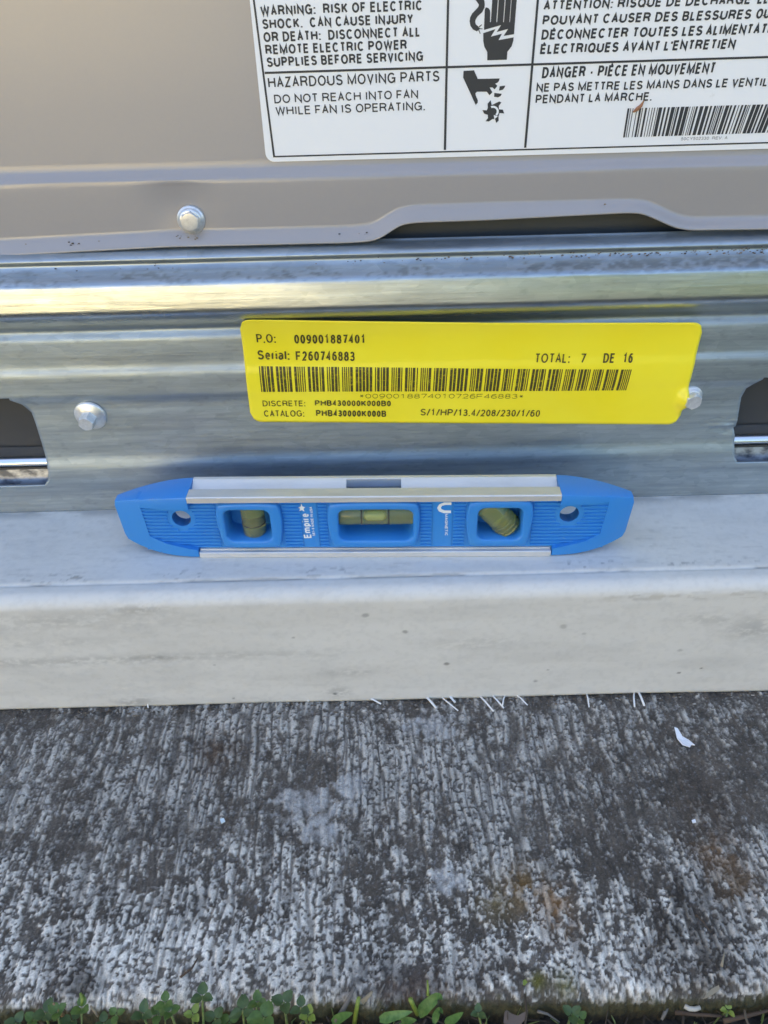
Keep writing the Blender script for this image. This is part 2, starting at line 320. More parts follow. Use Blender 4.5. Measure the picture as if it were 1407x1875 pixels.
# dark scuffed line along the arris and speckle before it
ln = ss(.46, .6, fbm(Xg/22, Sg*0+3, 4, 131)+.18*np.exp(-((Xg-20)/90)**2)-.04)
crk = np.exp(-((Yp+63.9+.35*(fbm(Xg/5, Xg*0, 2, 132)-.5))/.42)**2)*(Zp > 60)*ln
base = base*(1-.6*crk[..., None])
spk = ss(.60, .70, fbm(Xg/3.2, Yp/1.1, 4, 133))*np.exp(-((Yp+60)/3.2)**2)*(Zp > 60)*ss(.4, .6, fbm(Xg/30, Xg*0, 2, 134)); base = base*(1-.45*spk[..., None])
top = ((Zp > 69.9) & (Yp > -63)); sc = ss(.66, .74, fbm(Xg/9+Yp/4, Yp/1.6, 4, 135))*top; base = base*(1-.1*sc[..., None])
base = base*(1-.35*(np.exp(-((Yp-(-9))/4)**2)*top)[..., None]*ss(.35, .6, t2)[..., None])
brown = (ss(60, 63, Zp)*ss(67, 64, Zp)*frontf*ss(.5, .62, fbm(Xg/7, Sg/1.2, 4, 136))*ss(85, 110, Xg))[..., None]*.35; base = base*(1-brown)+brown*np.array([.16, .12, .06])
Pp = np.stack([Xg, Yp - .25*(t2-.5)*frontf, Zp + .35*(t2-.5)*top + .9*(fbm(Xg/60, Xg*0+2, 2, 137)-.5)*(Zp < 3)], -1)
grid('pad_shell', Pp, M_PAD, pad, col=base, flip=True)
fib = [((777, 1270), (799, 1297)), ((804, 1273), (839, 1304)), ((819, 1272), (834, 1287)), ((875, 1270), (904, 1303)), ((899, 1273), (923, 1297)), ((928, 1273), (920, 1297)), ((941, 1268), (966, 1293)),
       ((1074, 1266), (1079, 1296)), ((1162, 1262), (1162, 1297)), ((1167, 1260), (1180, 1294)), ((1051, 1266), (1054, 1274)), ((1120, 1264), (1121, 1272)), ((270, 1286), (272, 1298)), ((668, 1276), (698, 1291)), ((1012, 1268), (1015, 1275)), ((560, 1280), (566, 1287))]
for i, (a, b) in enumerate(fib):
    x0, y0 = atz(a[0], a[1], -68.0); x1, y1 = atz(b[0], b[1], -69)
    n = random.uniform(-.4, .4); z1 = random.uniform(1.0, 2.2)
    y0 = -74
    tube('fibre', [(x0, y0, 1.6), ((x0+x1)/2+n, (y0+y1)/2, 2.2), (x1, y1, z1)], random.choice([.34, .42, .55]), M_FIB, pad, 5)

# ------------------------------------------------------------------ heat pump cabinet
hp = empty('heat_pump', (0, 0, 0), 0, 'grey beige outdoor heat pump cabinet on galvanised base rail with labels', 'heat pump')
def box_panel(name, lo, hi, mat): return box(name, lo, hi, mat, hp, 1.5)
box_panel('side_panel', (-459, 8, 112), (-455, 340, 850), M_PANEL); box_panel('side_panel', (455, 8, 112), (459, 340, 850), M_PANEL)
box_panel('rear_panel', (-459, 340.5, 4), (459, 344, 850), M_PANEL); box_panel('top_panel', (-464, -6, 851), (464, 350, 880), M_PANEL)
# front panel: flat field, shoulder, flange, flared lip that follows the notch
PO = -6.0                                 # the front panel sits a little behind the rail's bead
edge_px = [(-400, 476), (0, 465), (300, 449), (640, 441), (682, 438), (700, 431), (733, 408), (760, 404), (900, 399), (1150, 386), (1176, 387), (1202, 398), (1235, 413), (1262, 418), (1407, 416), (1800, 408)]
lip_px = [(-400, 452), (0, 441), (300, 425), (640, 416), (678, 413), (694, 405), (722, 384), (752, 376), (900, 371), (1152, 365), (1184, 367), (1210, 379), (1242, 396), (1264, 400), (1407, 397), (1800, 389)]
def path(pts, o): a = np.array([at(x, y, o) for x, y in pts]); return a
XQ = extend(np.arange(-205, 205.01, 1.0), np.array([215, 240, 300, 380, 454.]))
e1 = path(edge_px, 10+PO); l1 = path(lip_px, 6.6+PO)
ze = np.interp(XQ, e1[:, 0], e1[:, 1]); zl = np.interp(XQ, l1[:, 0], l1[:, 1])
ze = gsm(ze, 2.0); zl = gsm(zl, 2.4)
zs1, zs2 = at(700, 300, 3+PO)[1], at(700, 321, 6.5+PO)[1]
rows = [(848*np.ones_like(XQ), 3.0)]
for z in np.linspace(600, zs1+3, 24): rows.append((z*np.ones_like(XQ), 3.0))
for k in np.linspace(0, 1, 15): rows.append(((zs1+(zs2-zs1)*k)*np.ones_like(XQ), 3.0+3.6*ss(-.12, 1.12, k)))
for k in np.linspace(.08, 1, 14): rows.append((zs2+(zl-zs2)*k, 6.6))
for k in np.linspace(.08, 1, 14): rows.append((zl+(ze-zl)*k, 6.6+4.2*ss(-.15, 1.25, k)))
rows += [(ze-.5, 10.8), (ze-.8, 10.4), (ze-.4, 9.6), (ze+2, 6.8)]
nr = len(rows); Pq = np.zeros((len(XQ), nr, 3))
for j, (z, o) in enumerate(rows): Pq[:, j, 0] = XQ; Pq[:, j, 2] = z; Pq[:, j, 1] = -o-PO
wob = .35*(fbm(Pq[..., 0]/60, Pq[..., 2]/40, 2, 141)-.5)
xs_, zs_ = at(350, 402, 6.6+PO); dimp = 1.1*np.exp(-((Pq[..., 0]-xs_+4)**2+(Pq[..., 2]-zs_-5)**2)/120.)
Pq[..., 1] += wob*(Pq[..., 2] > zs2) + dimp*(Pq[..., 2] < zs2)
grid('front_panel', Pq, M_PANEL, hp, flip=True)
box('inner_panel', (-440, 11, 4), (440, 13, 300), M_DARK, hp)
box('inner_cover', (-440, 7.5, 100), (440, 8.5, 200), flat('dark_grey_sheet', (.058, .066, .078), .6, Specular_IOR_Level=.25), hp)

# base rail
prof_px = [(436, 13.6), (443, 14.8), (449, 16.8), (458, 19.8), (464, 20.9), (467, 20.8), (469.5, 19.8), (472, 19.5), (486, 21.6), (489, 21.8), (492, 22.0), (497, 23.2), (504, 24.9), (511, 25.8), (520, 26.2), (540, 27.0), (560, 27.6), (567, 27.2), (573, 25.4), (579, 22.2), (586, 17.6),
           (591, 16.0), (597, 16.8), (608, 18.4), (612, 18.5), (656, 18.5), (661, 18.6), (672, 19.8), (676, 19.9), (714, 19.9), (719, 19.4), (724, 19.1), (730, 19.15), (820, 19.2), (826, 19.4), (843, 20.8), (848, 20.9), (862, 20.85), (884, 20.2), (898, 20.0), (930, 20.0)]
OB = 12.2
pr = []
for y, o in prof_px:
    o -= OB; pr.append((at(700, y, o)[1], o))
pr = np.array(pr)
zr = np.arange(pr[0, 0], 0, -.35); orr = np.interp(-zr, -pr[:, 0], pr[:, 1]); orr = np.where(zr > 96, gsm(orr, 1.8), gsm(orr, 3.0))
def rail_o(z): return np.interp(-np.asarray(z, float), -zr, orr)
def pxz(pts, o): return np.array([at(x, y, o) for x, y in pts])
hl = pxz([(18, 733), (40, 742), (57, 756), (65, 778), (78, 820), (86, 848), (90, 862), (89, 878), (84, 885)], 7.5)      # left hole edge (x, z)
hr = pxz([(1398, 694), (1384, 702), (1368, 712), (1359, 728), (1353, 762), (1349, 782), (1345, 783), (1347, 800), (1345, 818), (1344, 834), (1349, 843)], 7.5)
def hx(h, z, ends): return np.interp(-z, -h[:, 1], h[:, 0])
zin_l = (zr < hl[0, 1]+1.2) & (zr > hl[-1, 1]-.6); zin_r = (zr < hr[0, 1]+1.0) & (zr > hr[-1, 1]-.6)
zcol = zr
xl = hx(hl, zcol, 0); xr = hx(hr, zcol, 0)
K = 240; cols = [np.full_like(zcol, -459), np.full_like(zcol, -300), xl-62, np.where(zin_l, xl-60, xl-60), xl-20, xl-1]
cols += [xl*0+xl+(xr-xl)*k for k in np.linspace(0, 1, K)]
cols += [xr+1, xr+20, xr+60, xr+62, np.full_like(zcol, 300), np.full_like(zcol, 459)]
Xr = np.array(cols); Zr = np.broadcast_to(zr, Xr.shape).copy()
Or = np.broadcast_to(orr, Xr.shape).copy()
Or += .3*(fbm(Xr/120, Zr/25, 3, 151)-.5) + .12*(fbm(Xr/14, Zr/8, 3, 152)-.5)
tear = np.exp(-((Xr-(hr[6, 0]-3))/9)**2-((Zr-hr[6, 1]-1)/5)**2); Or += tear*2.2*(fbm(Xr/5, Zr/2, 3, 153)-.5)
dirt = np.ones(Xr.shape)
g1 = at(700, 478, 0)[1]
dz = np.exp(-((Zr-g1+.6)/2.2)**2)*ss(.50, .66, fbm(Xr/1.9, Zr/.9, 4, 154)*.6+.4*fbm(Xr/16, Zr/3, 2, 156)+.15*ss(20, 120, Xr)); dirt *= 1-.5*dz; dirt *= 1-.42*np.exp(-((Zr-g1)/2.4)**4)
dz2 = ss(.70, .76, fbm(Xr/4, Zr/2, 4, 155))*.12; dirt *= 1-dz2
keep = np.ones((len(cols)-1, len(zr)-1), bool)
keep[3:6, :] &= ~zin_l[:-1][None]; ir = 6+K-1; keep[ir:ir+3, :] &= ~zin_r[:-1][None]
rail = grid('base_rail', np.stack([Xr, -Or, Zr], -1), M_GALV, hp, keep=keep, col=np.stack([dirt]*3, -1)*np.array([1, 1, 1]), flip=True)
pat_ = rail.data.attributes.new('patina', 'FLOAT', 'POINT')
pv = np.clip(ss(99, 93, Zr)+.7*ss(117, 120, Zr)+.25*(fbm(Xr/20, Zr/6, 4, 157)-.5), 0, 1); pat_.data.foreach_set('value', pv.reshape(-1).astype(np.float32))
so_ = rail.modifiers.new('thickness', 'SOLIDIFY'); so_.thickness = .0014; so_.offset = -1; print('rail normal y', np.mean([p.normal.y for p in rail.data.polygons]), 'sticker later')
# what the two cut-outs let one see: an inner lip and the scuffed foot of the base pan
for s in (-1, 1):
    x0, x1 = (-300, -110) if s < 0 else (110, 300)
    px = 45 if s < 0 else 1380
    zt_ = at(px, 841 if s < 0 else 800, 2)[1]; zb_ = at(px, 856 if s < 0 else 815, 2)[1]; zf = at(px, 884 if s < 0 else 842, -2)[1]
    pr2 = [(10, zt_), (3, zt_-.3), (-1.5, zt_-1.6), (-2, zb_), (0, zb_-.4)]
    V = [(x, y, z) for x in (x0, x1) for y, z in pr2]; n = len(pr2)
    mesh('inner_lip', V, [(j, j+1, n+j+1, n+j) for j in range(n-1)], M_INLIP, hp, True)
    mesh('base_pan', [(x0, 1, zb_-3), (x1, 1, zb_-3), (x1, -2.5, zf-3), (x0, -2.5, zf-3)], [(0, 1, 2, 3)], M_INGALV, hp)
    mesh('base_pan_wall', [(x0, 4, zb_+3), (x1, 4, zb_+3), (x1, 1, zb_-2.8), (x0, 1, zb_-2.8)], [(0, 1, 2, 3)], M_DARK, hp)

# crumbs of dirt caught on the lip and in the gutter
def crumb(x, y, z, r, rg):
    V = []; Fc = []
    for i in range(4):
        for k in range(6):
            a = 2*math.pi*k/6; th = math.pi*(i+.5)/4; q = r*rg.uniform(.7, 1.25); V.append((x+q*math.sin(th)*math.cos(a)*1.5, y+q*math.sin(th)*math.sin(a)*.7, z+q*math.cos(th)*.7))
    for i in range(3):
        for k in range(6): Fc.append((i*6+k, i*6+(k+1) % 6, (i+1)*6+(k+1) % 6, (i+1)*6+k))
    return V, Fc+[(0, 1, 2, 3, 4, 5), (18, 19, 20, 21, 22, 23)]
rg = random.Random(5); parts = []
for px, py, n_, sp in ((132, 446, 7, 5), (185, 443, 3, 3), (327, 433, 5, 3), (360, 436, 4, 14), (45, 446, 1, 3), (650, 430, 6, 14), (1130, 378, 2, 30)):
    for k in range(n_):
        qx, qy = px+rg.gauss(0, sp), py+rg.gauss(0, 2.5); o_ = 8.9+PO; x, z = at(qx, qy, o_); parts.append(crumb(x, -o_, z, rg.uniform(.15, .42), rg))
for k in range(150):
    qx = rg.choice([rg.uniform(600, 1407), rg.uniform(1100, 1407), rg.uniform(0, 1407)]); qy = 478-(qx-700)*.029+rg.gauss(0, 3.5); o_ = 8.6; x, z = at(qx, qy, o_); parts.append(crumb(x, -o_, z, rg.uniform(.12, .42), rg))
t = NT('dirt_crumb'); t.set(Base_Color=t.ramp(t.noise(300, 2), [(.4, (.06, .045, .035)), (.6, (.22, .16, .10))]), Roughness=.9)
tag(many('dirt_crumbs', parts, t.m, hp), kind='stuff')

# hex screws
def screw(px, py, o, rw, rh, hh, tilt=(0, 0), rot=.3):
    x, z = at(px, py, o); y = -o-.1
    bm = bmesh.new(); n = 48
    def ring(r, h, hexa=0):
        out = []
        for k in range(n):
            a = 2*math.pi*k/n+rot; q = r
            if hexa: m_ = (a-rot) % (math.pi/3)-math.pi/6; q = r*(1-hexa+hexa*math.cos(math.pi/6)/math.cos(m_))
            out.append(bm.verts.new((q*math.cos(a)*MM, -h*MM, q*math.sin(a)*MM)))
        return out
    def bridge(rs):
        for a, b in zip(rs[:-1], rs[1:]):
            for k in range(n): bm.faces.new((a[k], a[(k+1) % n], b[(k+1) % n], b[k]))
        bm.faces.new(rs[-1])
    bridge([ring(rh*1.02, .8, 1), ring(rh, hh-.7, 1), ring(rh*.95, hh-.3, .8), ring(rh*.86, hh, .25), ring(rh*.8, hh+.02), ring(rh*.4, hh+.05)])
    h = bm_obj('hex_screw', bm, M_SCREW, hp, True); h.location = (x*MM, y*MM, z*MM); h.rotation_euler = (R(tilt[0]), 0, R(tilt[1]))
    h.data.set_sharp_from_angle(angle=R(24))
    bm = bmesh.new()
    bridge([ring(rw, -.6), ring(rw*1.0, .35), ring(rw*.96, .75), ring(rw*.8, 1.0), ring(rh*1.2, 1.1+hh*.12), ring(rh*.9, 1.3+hh*.12)])
    bm_obj('washer', bm, M_SCREW, h, True)
    return h
s1 = screw(350, 402, 6.6+PO, 5.6, 3.9, 3.4, (0, 2), .35)
s2 = screw(166, 761, 7.0, 7.4, 3.8, 7.2, (6, -3), .2)
s3 = screw(1264, 727, 7.0, 5.6, 4.0, 5.0, (4, 4), .5)

# ------------------------------------------------------------------ printing helpers
def arc(cx, cy, rx, ry, a0, a1, n=9): return [(cx+rx*math.cos(R(a0+(a1-a0)*k/n)), cy+ry*math.sin(R(a0+(a1-a0)*k/n))) for k in range(n+1)]
_O = arc(.5, .5, .5, .5, 90, 450, 18)
GLY = {'A': (.667, [[(0, 0), (.5, 1), (1, 0)], [(.17, .34), (.83, .34)]]), 'B': (.667, [[(0, 0), (0, 1), (.5, 1)]+arc(.55, .765, .38, .235, 90, -90)+[(0, .53)], [(.5, .53)]+arc(.56, .265, .44, .265, 90, -90)+[(0, 0)]]),
 'C': (.722, [arc(.5, .5, .5, .5, 42, 318, 15)]), 'D': (.722, [[(0, 0), (0, 1), (.4, 1)]+arc(.42, .5, .58, .5, 90, -90)+[(0, 0)]]), 'E': (.63, [[(1, 1), (0, 1), (0, 0), (1, 0)], [(0, .53), (.92, .53)]]),
 'F': (.6, [[(1, 1), (0, 1), (0, 0)], [(0, .5), (.88, .5)]]), 'G': (.778, [arc(.5, .5, .5, .5, 42, 335, 15)+[(1, .14), (1, .48), (.55, .48)]]), 'H': (.722, [[(0, 0), (0, 1)], [(1, 0), (1, 1)], [(0, .53), (1, .53)]]),
 'I': (.3, [[(.5, 0), (.5, 1)]]), 'J': (.5, [[(1, 1), (1, .28)]+arc(.5, .28, .5, .28, 0, -180)]), 'K': (.667, [[(0, 0), (0, 1)], [(1, 1), (0, .34)], [(.36, .58), (1, 0)]]), 'L': (.556, [[(0, 1), (0, 0), (1, 0)]]),
 'M': (.833, [[(0, 0), (0, 1), (.5, .04), (1, 1), (1, 0)]]), 'N': (.722, [[(0, 0), (0, 1), (1, 0), (1, 1)]]), 'O': (.778, [_O]), 'P': (.667, [[(0, 0), (0, 1), (.5, 1)]+arc(.55, .735, .45, .265, 90, -90)+[(0, .47)]]),
 'Q': (.778, [_O, [(.62, .24), (1.0, -.06)]]), 'R': (.722, [[(0, 0), (0, 1), (.5, 1)]+arc(.53, .75, .43, .25, 90, -90)+[(0, .5)], [(.5, .5), (.8, .42), (.88, .2), (1, 0)]]), 'S': (.667, [arc(.5, .755, .46, .245, 18, 262, 10)+arc(.5, .25, .5, .25, 80, -162, 10)]),
 'T': (.611, [[(0, 1), (1, 1)], [(.5, 1), (.5, 0)]]), 'U': (.722, [[(0, 1), (0, .32)]+arc(.5, .32, .5, .32, 180, 360)+[(1, 1)]]), 'V': (.667, [[(0, 1), (.5, 0), (1, 1)]]), 'W': (.944, [[(0, 1), (.24, 0), (.5, .98), (.76, 0), (1, 1)]]),
 'X': (.667, [[(0, 0), (1, 1)], [(0, 1), (1, 0)]]), 'Y': (.667, [[(0, 1), (.5, .45), (1, 1)], [(.5, .45), (.5, 0)]]), 'Z': (.611, [[(0, 1), (1, 1), (0, 0), (1, 0)]]),
 '0': (.556, [_O]), '1': (.556, [[(.15, .76), (.55, 1), (.55, 0)]]), '2': (.556, [arc(.5, .71, .48, .29, 165, -25)+[(0, 0), (1, 0)]]), '3': (.556, [arc(.47, .76, .43, .24, 160, -90)+arc(.47, .265, .53, .265, 85, -160)]),
 '4': (.556, [[(.76, 0), (.76, 1), (0, .3), (1, .3)]]), '5': (.556, [[(.93, 1), (.15, 1), (.06, .5)]+arc(.47, .33, .53, .33, 135, -155)]), '6': (.556, [arc(.5, .32, .5, .32, 0, 360, 14), arc(.62, .36, .61, .64, 60, 180, 8)]),
 '7': (.556, [[(0, 1), (1, 1), (.36, 0)]]), '8': (.556, [arc(.5, .765, .42, .235, 0, 360, 14), arc(.5, .265, .5, .265, 0, 360, 14)]), '9': (.556, [arc(.5, .68, .5, .32, 0, 360, 14), arc(.38, .64, .61, .64, 240, 360, 8)]),
 '.': (.278, [[(.5, -.09), (.5, .09)]]), ':': (.3, [[(.5, -.09), (.5, .09)], [(.5, .54), (.5, .72)]]), '-': (.5, [[(.1, .36), (.9, .36)]]), "'": (.2, [[(.5, .72), (.5, 1)]]), '/': (.44, [[(-.15, -.05), (1.15, 1.05)]]), '*': (.5, [[(.1, .5), (.9, .5)], [(.25, .2), (.75, .8)], [(.25, .8), (.75, .2)]]), ' ': (.29, []),
 'e': (.556, [[(.02, .36), (.98, .36)]+arc(.5, .35, .5, .36, 10, 318, 12)]), 'r': (.36, [[(0, 0), (0, .7)], arc(.75, .35, .75, .34, 170, 80, 5)]), 'i': (.24, [[(.5, 0), (.5, .7)], [(.5, .93), (.5, 1)]]), 'a': (.556, [arc(.48, .5, .47, .22, 155, 0, 7)+[(.95, .45), (.95, 0)], [(.95, .42), (.4, .4)]+arc(.4, .2, .4, .21, 100, 290, 8)+[(.95, .14)]]),
 'l': (.24, [[(.5, 0), (.5, 1)]]), 'm': (.833, [[(0, 0), (0, .7)], arc(.25, .45, .25, .25, 170, 0, 6)+[(.5, 0)], arc(.75, .45, .25, .25, 170, 0, 6)+[(1, 0)]]), 'p': (.556, [[(0, -.27), (0, .7)], arc(.5, .35, .5, .35, 0, 360, 12)])}
GLY['\u00c9'] = (.63, GLY['E'][1]+[[(.42, 1.13), (.66, 1.30)]])
def stroke(pts, hw):                       # a polyline as a flat band with mitred joints
    p = [np.array(q, float) for q in pts]; closed = np.linalg.norm(p[0]-p[-1]) < 1e-6; V = []; n = len(p)
    for i in range(n):
        a = p[i-1] if i else (p[-2] if closed else None); b = p[i+1] if i < n-1 else (p[1] if closed else None)
        d0 = None if a is None else (p[i]-a)/(np.linalg.norm(p[i]-a)+1e-9); d1 = None if b is None else (b-p[i])/(np.linalg.norm(b-p[i])+1e-9)
        if d0 is None: d0 = d1
        if d1 is None: d1 = d0
        n0 = np.array([-d0[1], d0[0]]); n1 = np.array([-d1[1], d1[0]]); m = n0+n1; L_ = np.linalg.norm(m); m = n0 if L_ < .1 else m/L_; k = min(1/max(np.dot(m, n0), .28), 2.6)
        V += [p[i]-m*hw*k, p[i]+m*hw*k]
    return V, [(2*i, 2*i+2, 2*i+3, 2*i+1) for i in range(n-1)]
def text(s_, p0, p1, cap, surf, parent, mat, name='printed_text', off=.02, shear=0):
    sw = (.135 if surf is S_PANEL else .105)+off*3.2                       # stem width over cap height
    if surf == 'LEVEL': pl = lambda q: np.array(lv(q[0], q[1], 2.8)); hh = cap/4.15
    else:
        oo = 3.5+PO if surf is S_PANEL else 8; pl = lambda q: np.array(at(q[0], q[1], oo))
    a, b = pl(p0), pl(p1); e = b-a; L_ = np.linalg.norm(e); e /= L_; nn = np.array([-e[1], e[0]])
    if surf != 'LEVEL': hh = np.linalg.norm(pl((p0[0], p0[1]-cap))-a)
    adv = sum(GLY[c][0] for c in s_)-.1; kx = L_/adv; x = -.05; hw = sw*hh/2; parts = []; lift = 0
    for c in s_:
        w_, st = GLY[c]; gx0, gw = (x+.055)*kx+hw, (w_-.11)*kx-2*hw
        if gw < 0: gw = 0; gx0 = (x+w_/2)*kx
        for line in st:
            V2, F2 = stroke([(gx0+u*gw, hw+v*(hh-2*hw)) for u, v in line], hw); lift += 1; V = []
            for u, v in V2:
                q = a+e*(u+shear*v)+nn*v; dl = .012*(lift % 3)
                yv_ = 2.78-dl if surf == 'LEVEL' else -(float(surf(q[0], q[1]))+(.13 if surf is S_PANEL else .2)+dl)
                V.append((q[0], yv_, q[1]))
            parts.append((V, F2))
        x += w_
    return many(name, parts, mat, parent)
def poly(pts, surf, parent, mat, name, lift=.12):
    o0 = 3.5+PO if surf is S_PANEL else 8
    q = [at(x, y, o0) for x, y in pts]
    return mesh(name, [(x, -(surf(x, z)+lift), z) for x, z in q], [tuple(range(len(q)))], mat, parent)
def polys(lst, surf, parent, mat, name, lift=.12):
    parts = []
    o0 = 3.5+PO if surf is S_PANEL else 8
    for pts in lst:
        q = [at(x, y, o0) for x, y in pts]; parts.append(([(x, -(surf(x, z)+lift), z) for x, z in q], [tuple(range(len(q)))]))
    return many(name, parts, mat, parent)
S_PANEL = lambda x, z: 3.5+PO
zst = np.maximum(gsm(orr, 26), gsm(np.maximum(orr, gsm(orr, 14)), 3))                       # the sticker bridges the small waves of the rail
def S_STICK(x, z):
    x = np.asarray(x, float); z = np.asarray(z, float)
    return np.interp(-z, -zr, zst)+.62+.7*(fbm(x/34, z/20, 3, 161)-.5)+.25*(fbm(x/60+z/40, z/90-x/200, 2, 162)-.5)+4.4*np.exp(-(((x-xb_+.5)/5.2)**2+((z-zb0_+.3)/5.2)**2)**2)
xb_, zb0_ = at(1264, 727, 7)

# warning label on the front panel
wl_out = [(455, -2), (488.6, 284), (491, 292), (498, 296), (700, 290), (927, 284), (1407, 272)]
q = [at(x, y, 3.5+PO) for x, y in wl_out]; xL = .5*(q[0][0]+q[1][0])
zB = q[3][1]; slope = (q[6][1]-q[3][1])/(q[6][0]-q[3][0])
ttop = 262; xR = q[6][0]+58
def lab_z(x): return zB+slope*(x-q[3][0])
bm = bmesh.new(); out = []
rc = 3.2
cc = [(xL+rc, lab_z(xL)+rc, math.pi, 1.5*math.pi), (xR-rc, lab_z(xR)+rc, 1.5*math.pi, 2*math.pi), (xR-rc, ttop-rc, 0, .5*math.pi), (xL+rc, ttop-rc, .5*math.pi, math.pi)]
for x, z, a0, a1 in cc:
    for k in range(7): a = a0+(a1-a0)*k/6; out.append((x+rc*math.cos(a), z+rc*math.sin(a)))
vf = [bm.verts.new((x*MM, -(3.5+PO)*MM, z*MM)) for x, z in out]; vb = [bm.verts.new((x*MM, -(2.6+PO)*MM, z*MM)) for x, z in out]
bm.faces.new(vf)
for k in range(len(vf)): bm.faces.new((vf[k], vf[(k+1) % len(vf)], vb[(k+1) % len(vf)], vb[k]))
wlab = bm_obj('warning_label', bm, M_VINYL, hp); wlab['label'] = 'white bilingual warning label with black lettering'
def strip(a, b, wpx, horiz):
    if horiz: return [(a[0], a[1]-wpx/2), (b[0], b[1]-wpx/2), (b[0], b[1]+wpx/2), (a[0], a[1]+wpx/2)]
    return [(a[0]-wpx/2, a[1]), (a[0]+wpx/2, a[1]), (b[0]+wpx/2, b[1]), (b[0]-wpx/2, b[1])]
LN = [strip((464.5, -4), (502, 285), 3.6, 0), strip((500.3, 286.4), (1500, 258.2), 2.8, 1), strip((485, 133), (1500, 101), 4.2, 1), strip((821, -4), (815, 274), 4.2, 0), strip((985.5, -4), (962, 270), 4.2, 0)]
for i, s in enumerate(LN): poly(s, S_PANEL, wlab, M_INK, 'ruled_line', .10+.02*i)
T = lambda s, a, b, cap, off=.02, m=M_INK, sh=0: text(s, a, b, cap, S_PANEL, wlab, m, off=off, shear=sh)
T('WARNING:  RISK OF ELECTRIC', (478, 29), (774, 18.5), 19, .022)
T('SHOCK.  CAN CAUSE INJURY', (481.5, 53), (757, 42.8), 18.5, .022)
T('OR DEATH:  DISCONNECT ALL', (483.5, 77), (770, 66.5), 18.5, .022)
T('REMOTE ELECTRIC POWER', (487, 99.7), (745.6, 90), 18, .022)
T('SUPPLIES BEFORE SERVICING', (489.7, 122.6), (775.4, 111), 18, .022)
T('HAZARDOUS MOVING PARTS', (492, 160.6), (805, 148.5), 19.5, .008)
T('DO NOT REACH INTO FAN', (503, 189), (766, 179.5), 16, .008)
T('WHILE FAN IS OPERATING.', (505.7, 210.6), (779, 201.5), 16, .008)
T('ATTENTION: RISQUE DE D\u00c9CHARGE', (995, 18.5), (1374, 7), 18, .026, M_INK, .06)
T('\u00c9LECTRIQUE', (1386, 6.7), (1500, 3), 18, .026, M_INK, .06)
T('POUVANT CAUSER DES BLESSURES', (993, 45.8), (1374, 34.3), 18, .026, M_INK, .06)
T('OU LA MORT:', (1383, 34), (1500, 30), 18, .026, M_INK, .06)
T('D\u00c9CONNECTER TOUTES LES', (991, 72.4), (1285, 64.8), 18.5, .026, M_INK, .06)
T('ALIMENTATIONS', (1291.5, 64.6), (1452, 60), 18.5, .026, M_INK, .06)
T('\u00c9LECTRIQUES AVANT L\'ENTRETIEN', (988.7, 98.8), (1345, 88.8), 18.5, .026, M_INK, .06)
T('DANGER - PI\u00c9CE EN MOUVEMENT', (992, 143), (1308, 134), 20.5, .02, M_INK, .06)
T('NE PAS METTRE LES MAINS DANS LE VENTIL', (982, 168), (1405, 157.5), 16, .018)
T('ATEUR', (1406.5, 157.4), (1468, 156), 16, .018)
T('PENDANT LA MARCHE.', (980.6, 189.2), (1193.4, 184), 16, .018)
T('50CY502330  REV. A', (1247, 256.6), (1332, 254.4), 5.5, 0, M_INKG)
# bar code under the French text
def bars(TL, BL, TR, BR, widths, surf, parent, mat, nseg=1, o=None):
    o = 3.5+PO if surf is S_PANEL else 8
    a, b, c, d_ = [np.array(at(*p, o)) for p in (TL, BL, TR, BR)]; tot = sum(widths); u = 0; parts = []
    for i, wd in enumerate(widths):
        if i % 2 == 0:
            u0, u1 = u/tot, (u+wd)/tot; V = []; Fc = []
            for k in range(nseg+1):
                f_ = k/nseg; A = a+(c-a)*u0; B = b+(d_-b)*u0; A2 = a+(c-a)*u1; B2 = b+(d_-b)*u1
                for p in (A+(B-A)*f_, A2+(B2-A2)*f_): V.append((p[0], -(float(surf(p[0], p[1]))+.13), p[1]))
            for k in range(nseg): Fc.append((2*k, 2*k+1, 2*k+3, 2*k+2))
            parts.append((V, Fc))
        u += wd
    return many('barcode', parts, mat, parent)
rb = random.Random(3)
wd = [2.4, 1.2, 1, 2, 1, 4]+[rb.choice([1, 1, 1.2, 2.6, 2.6, 4.5]) if k % 2 == 0 else rb.choice([1.1, 1.1, 1.3, 2, 2.6]) for k in range(125)]
bars((1149.7, 198), (1141.2, 251.3), (1520, 187), (1494, 239.5), wd, S_PANEL, wlab, M_INK)
def up(pts): return [(820+x/7.8125, y/7.8125) for x, y in pts]          # from an enlarged view of the picture symbols
def arcpts(c, r, a0, a1, n=10): return [(c[0]+r*math.cos(R(a0+(a1-a0)*k/n)), c[1]+r*math.sin(R(a0+(a1-a0)*k/n))) for k in range(n+1)]
hand = [[(548, 100), (585, 112), (605, 140), (610, 180), (606, 312), (618, 312), (640, -40), (722, -40), (697, 312), (709, 312), (733, -40), (820, -40), (795, 312), (805, 312), (832, -40), (910, -40), (884, 312), (892, 312), (918, -40), (995, -40), (985, 40), (950, 485), (800, 510), (865, 410), (700, 455), (765, 355), (520, 425), (532, 130)],
        [(510, 470), (685, 412), (620, 520), (778, 478), (728, 570), (945, 530), (940, 580), (915, 660), (855, 738), (848, 850), (567, 858), (567, 740), (525, 665), (510, 580)]]
cable_in = [(390, -20), (425, 30), (448, 65), (435, 100), (350, 190), (322, 245), (315, 300), (325, 360), (360, 415), (415, 445), (465, 410), (440, 375), (405, 345), (395, 310), (400, 280), (425, 235), (495, 170), (528, 105), (532, 50), (520, -20)]
wires = [[(445, 375), (485, 345), (494, 350), (458, 388)], [(455, 398), (500, 405), (500, 414), (455, 412)], [(440, 430), (452, 425), (472, 475), (462, 480)]]
